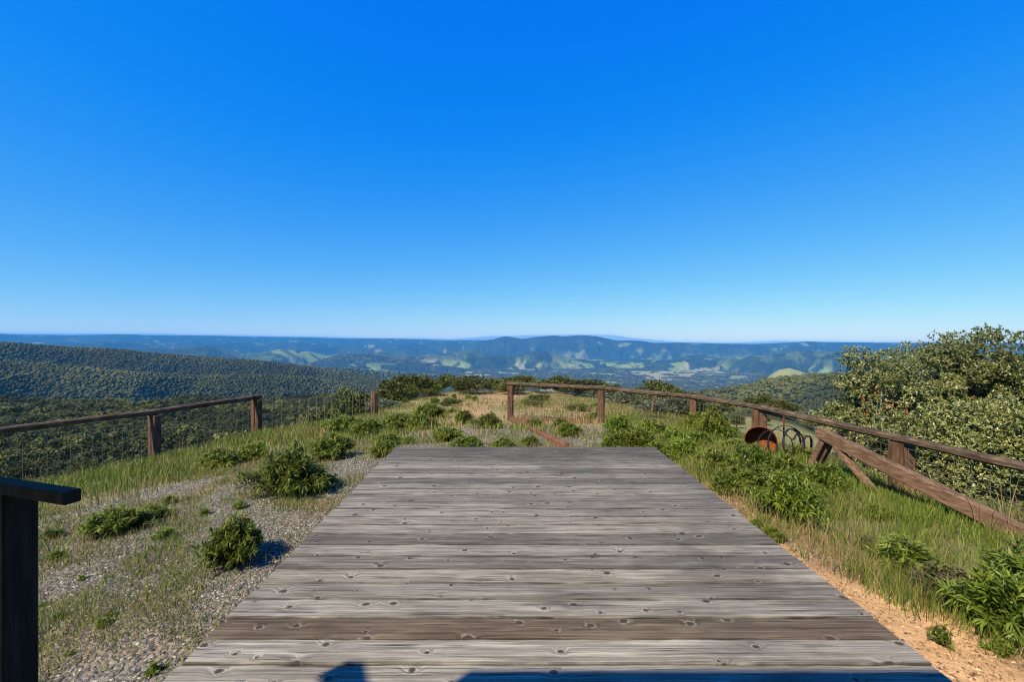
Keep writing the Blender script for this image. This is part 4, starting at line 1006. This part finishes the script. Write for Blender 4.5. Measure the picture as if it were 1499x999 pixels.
# ------------------------------------------------------------------ madrone trees on the right
def madrone(px, d, topy, wpx, seed, label, open_=0.0, dead=False, n=9000):
    """multi-stemmed red-barked tree; leaves in whorls at the twig ends"""
    random.seed(seed); g = np.random.default_rng(seed)
    x = (px-CX)/F*d; z0 = gz(x, d); zt = CH-(topy-HY)/F*d; H = zt-z0; Rw = wpx/F*d/2
    root = empty('madrone_tree', (x, d, z0)); tag(root, label, 'tree', 'madrone trees beyond the right fence')
    tm = MB(); ends = []
    ns = 4
    for k_ in range(ns):
        a_ = k_*2*PI/ns+random.uniform(-.4, .4)
        f = Vector((math.cos(a_)*Rw*.28, math.sin(a_)*Rw*.28, H*random.uniform(.42, .55)))
        s = limb(tm, (math.cos(a_)*.12, math.sin(a_)*.12, -.4), f, .11, .07, .05, 6)
        for j in range(4):
            b_ = a_+random.uniform(-1.3, 1.3); e = Vector((math.cos(b_)*Rw*random.uniform(.4, .8), math.sin(b_)*Rw*random.uniform(.4, .8), H*random.uniform(.5, .76)))
            s2 = limb(tm, s[random.choice((3, 4, 5, 6))], e, .05, .025, .07, 5)
            for q in range(3):
                e2 = e+Vector((random.uniform(-.4, .4)*Rw, random.uniform(-.4, .4)*Rw, random.uniform(-.05, .09)*H)); limb(tm, s2[random.choice((3, 4, 5))], e2, .022, .008, .08, 3); ends.append(e2)
    put2 = tm.build('trunk', M['madrone'], root)
    # crown lobes
    lob = []
    for k_ in range(66):
        a_ = random.uniform(0, 2*PI); q = math.sqrt(random.uniform(.05, 1)); hz = random.uniform(.12, .93)
        prof_ = math.sqrt(max(0.05, 1-((hz-.5)/.52)**2)); 
        lob.append((math.cos(a_)*q*Rw*.85*prof_, math.sin(a_)*q*Rw*.85*prof_, hz*H, random.uniform(.26, .40)*Rw))
    lob = np.array(lob+[(e.x, e.y, e.z, .2*Rw) for e in ends])
    if open_:   # a bare window on the lit side where limbs show
        keep = ~((lob[:, 2] > H*.42) & (lob[:, 2] < H*(.42+open_)) & (lob[:, 1] < .35*Rw) & (np.abs(lob[:, 0]+.05*Rw) < .62*Rw))
        lob = lob[keep]
    nw = int(n*4.4)//8
    li = g.integers(0, len(lob), nw); dd = g.normal(size=(nw, 3)); dd /= np.linalg.norm(dd, axis=1, keepdims=True); dd[:, 2] = dd[:, 2]*.75+.1
    W0 = lob[li, :3]+dd*(lob[li, 3]*1.12*g.uniform(.3, 1.0, nw)**.5)[:, None]
    tone = g.uniform(0, .35, len(lob))[li]+g.uniform(0, .2, nw)
    ld = g.normal(size=(nw, 8, 3)); ld += dd[:, None, :]*.8+np.array([0, 0, .15]); ld /= np.linalg.norm(ld, axis=2, keepdims=True)
    P = np.repeat(W0, 8, 0); D = ld.reshape(-1, 3); nn = len(P)
    nrm = np.repeat(dd, 8, 0)+g.normal(size=(nn, 3))*.5+np.array([0, 0, .8])
    V, Q, va = cards(P, D, nrm, g.uniform(.085, .15, nn), g.uniform(.034, .052, nn), np.clip(np.repeat(tone, 8)+g.uniform(0, .5, nn), 0, 1), .15)
    me_ = mesh_np('crown', V, Q, {'v': va}); link('crown', me_, M['leaf_madrone'], root)
    if dead:
        m_ = MB(); random.seed(seed+3)
        for k_ in range(4):
            a0 = Vector((random.uniform(-.2, .5)*Rw, -.35*Rw, H*.35)); e = Vector((random.uniform(-.7, .6)*Rw, -.55*Rw, H*random.uniform(.6, .82)))
            s = limb(m_, a0, e, .035, .012, .06, 5)
            for q in range(5): limb(m_, s[random.choice((2, 3, 4))], Vector(e)+Vector((random.uniform(-.35, .35)*Rw, random.uniform(-.2, .2)*Rw, random.uniform(-.1, .12)*H)), .012, .004, .08, 3)
        m_.build('dead_branch', M['deadwood'], root)
        m_ = MB()
        for k_ in range(4): limb(m_, ((.3-.14*k_)*Rw, -.30*Rw, H*.18), ((.42-.34*k_)*Rw, -.42*Rw, H*random.uniform(.66, .8)), .065, .026, .04, 6)
        m_.build('limb', M['madrone'], root)
    return root
madrone(1278, 19, 508, 122, 1, 'leftmost madrone with bare grey and red limbs showing through its thin crown', .24, True, 11000)
madrone(1362, 20, 484, 122, 2, 'madrone second from the left in the clump, with a rounded full crown', 0, False, 17000)
madrone(1424, 21, 478, 120, 3, 'tall madrone in the middle of the clump beyond the right fence', 0, False, 17000)
madrone(1490, 18.5, 466, 130, 4, 'tallest madrone at the right frame edge', 0, False, 18000)
madrone(1570, 18, 460, 130, 5, 'madrone mostly outside the frame at the far right', 0, False, 11000)
madrone(1320, 16.5, 600, 120, 6, 'low leafy young madrone below the second crown from the left', 0, False, 10000)
madrone(1410, 15.5, 590, 140, 7, 'low leafy young madrone behind the rail right of the double fence post', 0, False, 12000)
madrone(1500, 14.5, 585, 150, 8, 'low leafy young madrone behind the rail at the right frame edge', 0, False, 12000)
# shrubs on the bank between the right fence and the trees
for i, (px, d, wpx, hpx) in enumerate([(1260, 10.5, 90, 60), (1330, 9.5, 100, 60), (1390, 8.5, 120, 60), (1450, 8.0, 130, 70), (1500, 7.4, 140, 80), (1225, 12, 70, 50), (1190, 12.5, 60, 36), (1400, 11, 120, 80), (1480, 10, 130, 90)]):
    x = (px-CX)/F*d; p = Vector((x, d, gz(x, d)))
    shrub('brush%d' % (i % 4) if i % 2 else 'sage%d' % (i % 2), 0, 0, wpx, hpx, 'grey-green brush on the bank between the right fence and the madrones', 'leaf_grey' if i % 3 == 0 else 'leaf_olive', 'brush on the bank below the right fence', 'brush_shrub', 'shrub', p)

# ------------------------------------------------------------------ gravel, grass
def scatter(n, x0, x1, y0, y1, seed, dens):
    g = np.random.default_rng(seed); x = g.uniform(x0, x1, n); y = g.uniform(y0, y1, n)
    k = dens(x, y) > g.uniform(0, 1, n); x, y = x[k], y[k]
    return x, y, terrain_z(x, y)
def chips(name, x, y, z, size, mat, seed):
    g = np.random.default_rng(seed); n = len(x)
    B = np.array([(-1, -.8, -.5), (.7, -1, -.5), (1, .7, -.5), (-.6, 1, -.5), (-.8, -.6, .5), (.6, -.7, .4), (.7, .6, .5), (-.5, .7, .4)])
    V = B[None]*g.uniform(.6, 1.3, (n, 8, 1))*np.stack([g.uniform(.6, 1.5, n), g.uniform(.5, 1, n), g.uniform(.25, .6, n)], 1)[:, None, :]*(size*g.uniform(.5, 1.4, n))[:, None, None]
    a = g.uniform(0, 2*PI, n); b = g.normal(0, .35, n)
    ca, sa, cb, sb = [q[:, None] for q in (np.cos(a), np.sin(a), np.cos(b), np.sin(b))]
    X, Y, Z = V[..., 0], V[..., 1], V[..., 2]
    Y, Z = Y*cb-Z*sb, Y*sb+Z*cb; X, Y = X*ca-Y*sa, X*sa+Y*ca
    V = np.stack([X+x[:, None], Y+y[:, None], Z+z[:, None]+size*.12], 2)
    Fb = np.array([(3, 2, 1, 0), (4, 5, 6, 7), (0, 1, 5, 4), (1, 2, 6, 5), (2, 3, 7, 6), (3, 0, 4, 7)])
    Fi = (Fb[None]+(np.arange(n)*8)[:, None, None]).reshape(-1, 4)
    o = link(name, mesh_np(name, V.reshape(-1, 3), Fi, {'v': np.repeat(g.uniform(0, 1, n), 8)}), mat); return o
t = NT('gravel_stone'); v = t.attr('v').outputs[2]
M['chip'] = t.done(t.ramp(v, [(0, (.050, .047, .040)), (.45, (.132, .124, .106)), (.78, (.21, .196, .168)), (1, (.41, .385, .33))]), .9, .2)
def gravel_d(x, y):
    _, _, gm_ = ground_cols(x, y, np.zeros_like(x)); dd = deck_dist(x, y)
    r = np.hypot(x, y); n2 = fbm(x/1.1, y/1.1, 3, 140)
    return gm_*(dd > .01)*np.clip(3.2/r, .15, 1)*(.35+1.1*sstep(.35, .6, n2))
x, y, z = scatter(470000, -7, 2.2, .8, 12.5, 50, gravel_d)
tag(chips('gravel', x, y, z, .0088, M['chip'], 51), 'loose grey shale gravel covering the ground left of and beyond the deck', 'gravel', None, 'stuff')
print('chips', len(x))
def grass(name, x, y, z, hgt, wd, mat, seed, label, lean=.5):
    g = np.random.default_rng(seed); n = len(x); h = hgt*g.uniform(.35, 1.25, n)*(.35+1.3*fbm(x/.45, y/.45, 3, seed))
    a = g.uniform(0, 2*PI, n); ln = g.uniform(.05, lean, n); b = g.uniform(0, 2*PI, n)
    S = np.stack([np.cos(b), np.sin(b), 0*b], 1)*(wd*g.uniform(.7, 1.3, n)*np.clip(np.hypot(x, y)/5, .8, 2.5))[:, None]
    Ld = np.stack([np.cos(a), np.sin(a), 0*a], 1)*(h*ln)[:, None]
    P = np.stack([x, y, z-.01], 1); up = np.array([0, 0, 1.0])[None]*h[:, None]
    m1 = P+up*.55+Ld*.35; tp = P+up*(1-.25*ln[:, None]**2)+Ld
    V = np.stack([P-S*.5, P+S*.5, m1-S*.4, m1+S*.4, tp-S*.05, tp+S*.05], 1).reshape(-1, 3)
    i = np.arange(n)[:, None]*6; Q = np.concatenate([i+np.array([[0, 1, 3, 2]]), i+np.array([[2, 3, 5, 4]])])
    o = link(name, mesh_np(name, V, Q, {'v': np.repeat(g.uniform(0, 1, n), 6)}), mat); tag(o, label, 'grass', None, 'stuff'); return o
M['grass'] = leaf_mat('green_grass', (.062, .105, .014), (.145, .205, .030), (.27, .30, .07), .35, .6, .2, 0)
M['drygrass'] = leaf_mat('dry_grass', (.17, .125, .05), (.30, .23, .095), (.44, .36, .175), .3, .7, .15, 0)
def clump(x, y, sc_, s, lo=.45, hi=.6): return sstep(lo, hi, fbm(x/sc_, y/sc_, 3, s))
def inside(x, y):
    azm = np.arctan2(x, y); E = np.interp(azm, _ea, _ev); return np.hypot(x, y)/E
# left band of tall green grass along the fence
def left_band(x, y):
    n = (fbm(x/2, y/2, 2, 150)-.5)*1.6
    L = sstep(-.5, .4, -(x+4.9)+(y-6.5)*.28*0+n-np.clip(9-y, 0, 9)*.02)
    top_ = np.exp(-(((y-12.5)/2.2)**2))*sstep(2.2, 3.5, -x)
    return np.clip(np.maximum(L, top_*.8)*(inside(x, y) < 1.12)*(.35+.65*clump(x, y, .6, 151)), 0, 1)
x, y, z = scatter(120000, -11, -1.5, 2.5, 17, 60, left_band); print('gl', len(x))
grass('green_grass', x, y, z, .17, .0055, M['grass'], 61, 'tall fresh green grass along the inside of the left fence')
x, y, z = scatter(40000, -11, -1.5, 2.5, 17, 58, lambda x, y: left_band(x, y)*clump(x, y, .8, 158, .40, .6))
grass('dry_grass', x, y, z, .19, .0045, M['drygrass'], 59, 'straw-coloured seed stalks mixed into the green grass along the left fence', .6)
def right_area(x, y):
    s = sstep(-.1, .35, x-1.95-sandwid(y)+(fbm(x/.5, y/.5, 2, 160)-.5)*.7)
    return s*(inside(x, y) < 1.1)*(.25+.75*clump(x, y, .5, 161))
x, y, z = scatter(140000, 2.0, 6.4, 1.0, 11, 62, right_area); print('gr', len(x))
grass('green_grass', x, y, z, .15, .0055, M['grass'], 63, 'tall fresh green grass between the deck and the right fence')
x, y, z = scatter(66000, 2.0, 6.4, 1.0, 11, 64, lambda x, y: np.maximum(right_area(x, y), .8*np.exp(-((x-2.2-sandwid(y))/.22)**2)*(y > 1.7)*(y < 5))*np.maximum(clump(x, y, .7, 165, .42, .6), np.exp(-((x-2.2-sandwid(y))/.25)**2))); print('gd', len(x))
grass('dry_grass', x, y, z, .18, .004, M['drygrass'], 65, 'dry straw-coloured grass between the deck and the right fence', .7)
def knoll(x, y):
    p_ = np.exp(-((x-(-.9+(y-12)*.03))/1.1)**2)
    return (y > 7.5)*(1-.85*p_*(y > 9.5))*(inside(x, y) < 1.05)*(.2+.8*clump(x, y, 1.0, 170))*np.clip(10/y, .3, 1)*sstep(7.5, 10.5, y+np.clip(-x-1, 0, 2))
x, y, z = scatter(110000, -8, 6, 7.5, 38, 66, knoll); print('gk', len(x))
grass('dry_grass', x, y, z, .16, .006, M['drygrass'], 67, 'yellow dry grass covering the knoll beyond the gravel', .6)
x, y, z = scatter(110000, -8, 6, 7.5, 30, 68, lambda x, y: knoll(x, y)*clump(x, y, 1.3, 172, .40, .56)); print('gk2', len(x))
grass('green_grass', x, y, z, .16, .006, M['grass'], 69, 'green grass patches on the knoll beyond the gravel', .6)
# weeds and straw growing up around the feet of the shrubs
g = np.random.default_rng(85); fx, fy = [], []
for (x_, y_, w_) in FEET:
    n_ = int(190*min(max(w_, .25), .9)/.5); fx.append(g.normal(x_, w_*.42, n_)); fy.append(g.normal(y_, w_*.36, n_))
fx, fy = np.concatenate(fx), np.concatenate(fy); k_ = (deck_dist(fx, fy) > .02); fx, fy = fx[k_], fy[k_]
h_ = g.uniform(size=len(fx)) < .62
grass('green_grass', fx[h_], fy[h_], terrain_z(fx[h_], fy[h_]), .12, .005, M['grass'], 86, 'fresh green weeds growing up around the feet of the leafy shrubs', .9)
grass('dry_grass', fx[~h_], fy[~h_], terrain_z(fx[~h_], fy[~h_]), .11, .004, M['drygrass'], 87, 'dead straw tangled around the feet of the leafy shrubs', .95)
# sparse weeds and straw in the gravel and along the deck
def gw(x, y):
    dd = deck_dist(x, y)
    return (dd > .015)*(x < 1.9)*(inside(x, y) < 1)*np.clip(clump(x, y, .45, 180, .40, .66)*.75+.12+.6*np.exp(-(dd/.14)**2)*clump(x, y, .5, 183, .35, .55), 0, 1)*np.clip(4/np.hypot(x, y), .3, 1)
x, y, z = scatter(230000, -6.5, 1.9, .8, 9, 70, gw); print('gw', len(x))
grass('dry_grass', x, y, z, .065, .0035, M['drygrass'], 71, 'short straw and dead weeds scattered through the gravel', .9)
x, y, z = scatter(240000, -6.5, 1.9, .8, 9, 72, lambda x, y: gw(x, y)*clump(x, y, .8, 182, .40, .56)); print('gw2', len(x))
grass('green_grass', x, y, z, .07, .0045, M['grass'], 73, 'short green weeds scattered through the gravel', .9)
def sandw(x, y): return (x > 1.96)*(x < 2.9)*.6*clump(x, y, .3, 190, .5, .66)
x, y, z = scatter(9000, 1.9, 3.0, 1.0, 6.5, 74, sandw)
grass('dry_grass', x, y, z, .045, .0032, M['drygrass'], 75, 'sparse dry stubble on the orange sandy strip beside the deck', .9)
x, y, z = scatter(16000, 1.92, 3.4, 1.2, 6.0, 90, lambda x, y: (x > edgeR(0)+.02)*np.clip(1.2-(x-1.95-sandwid(y))*3, 0, 1)*(.25+.75*clump(x, y, .25, 191)))
t = NT('soil_crumb'); M['crumb'] = t.done(t.ramp(t.attr('v').outputs[2], [(0, (.10, .065, .04)), (.5, (.33, .21, .11)), (1, (.55, .38, .22))]), .95, .1)
tag(chips('soil_crumbs', x, y, z, .0075, M['crumb'], 91), 'crumbs of dry orange soil littering the strip beside the deck', 'soil', None, 'stuff')
# tall dead stalks by the sunken end of the beam
g = np.random.default_rng(80); n = 260; x = g.normal(4.95, .22, n); y = g.normal(4.05, .35, n)
grass('dry_grass', x, y, terrain_z(x, y), .42, .006, M['drygrass'], 81, 'pale dead stalks at the sunken end of the sloping beam', .9)
# pale meadow grass below the right fence
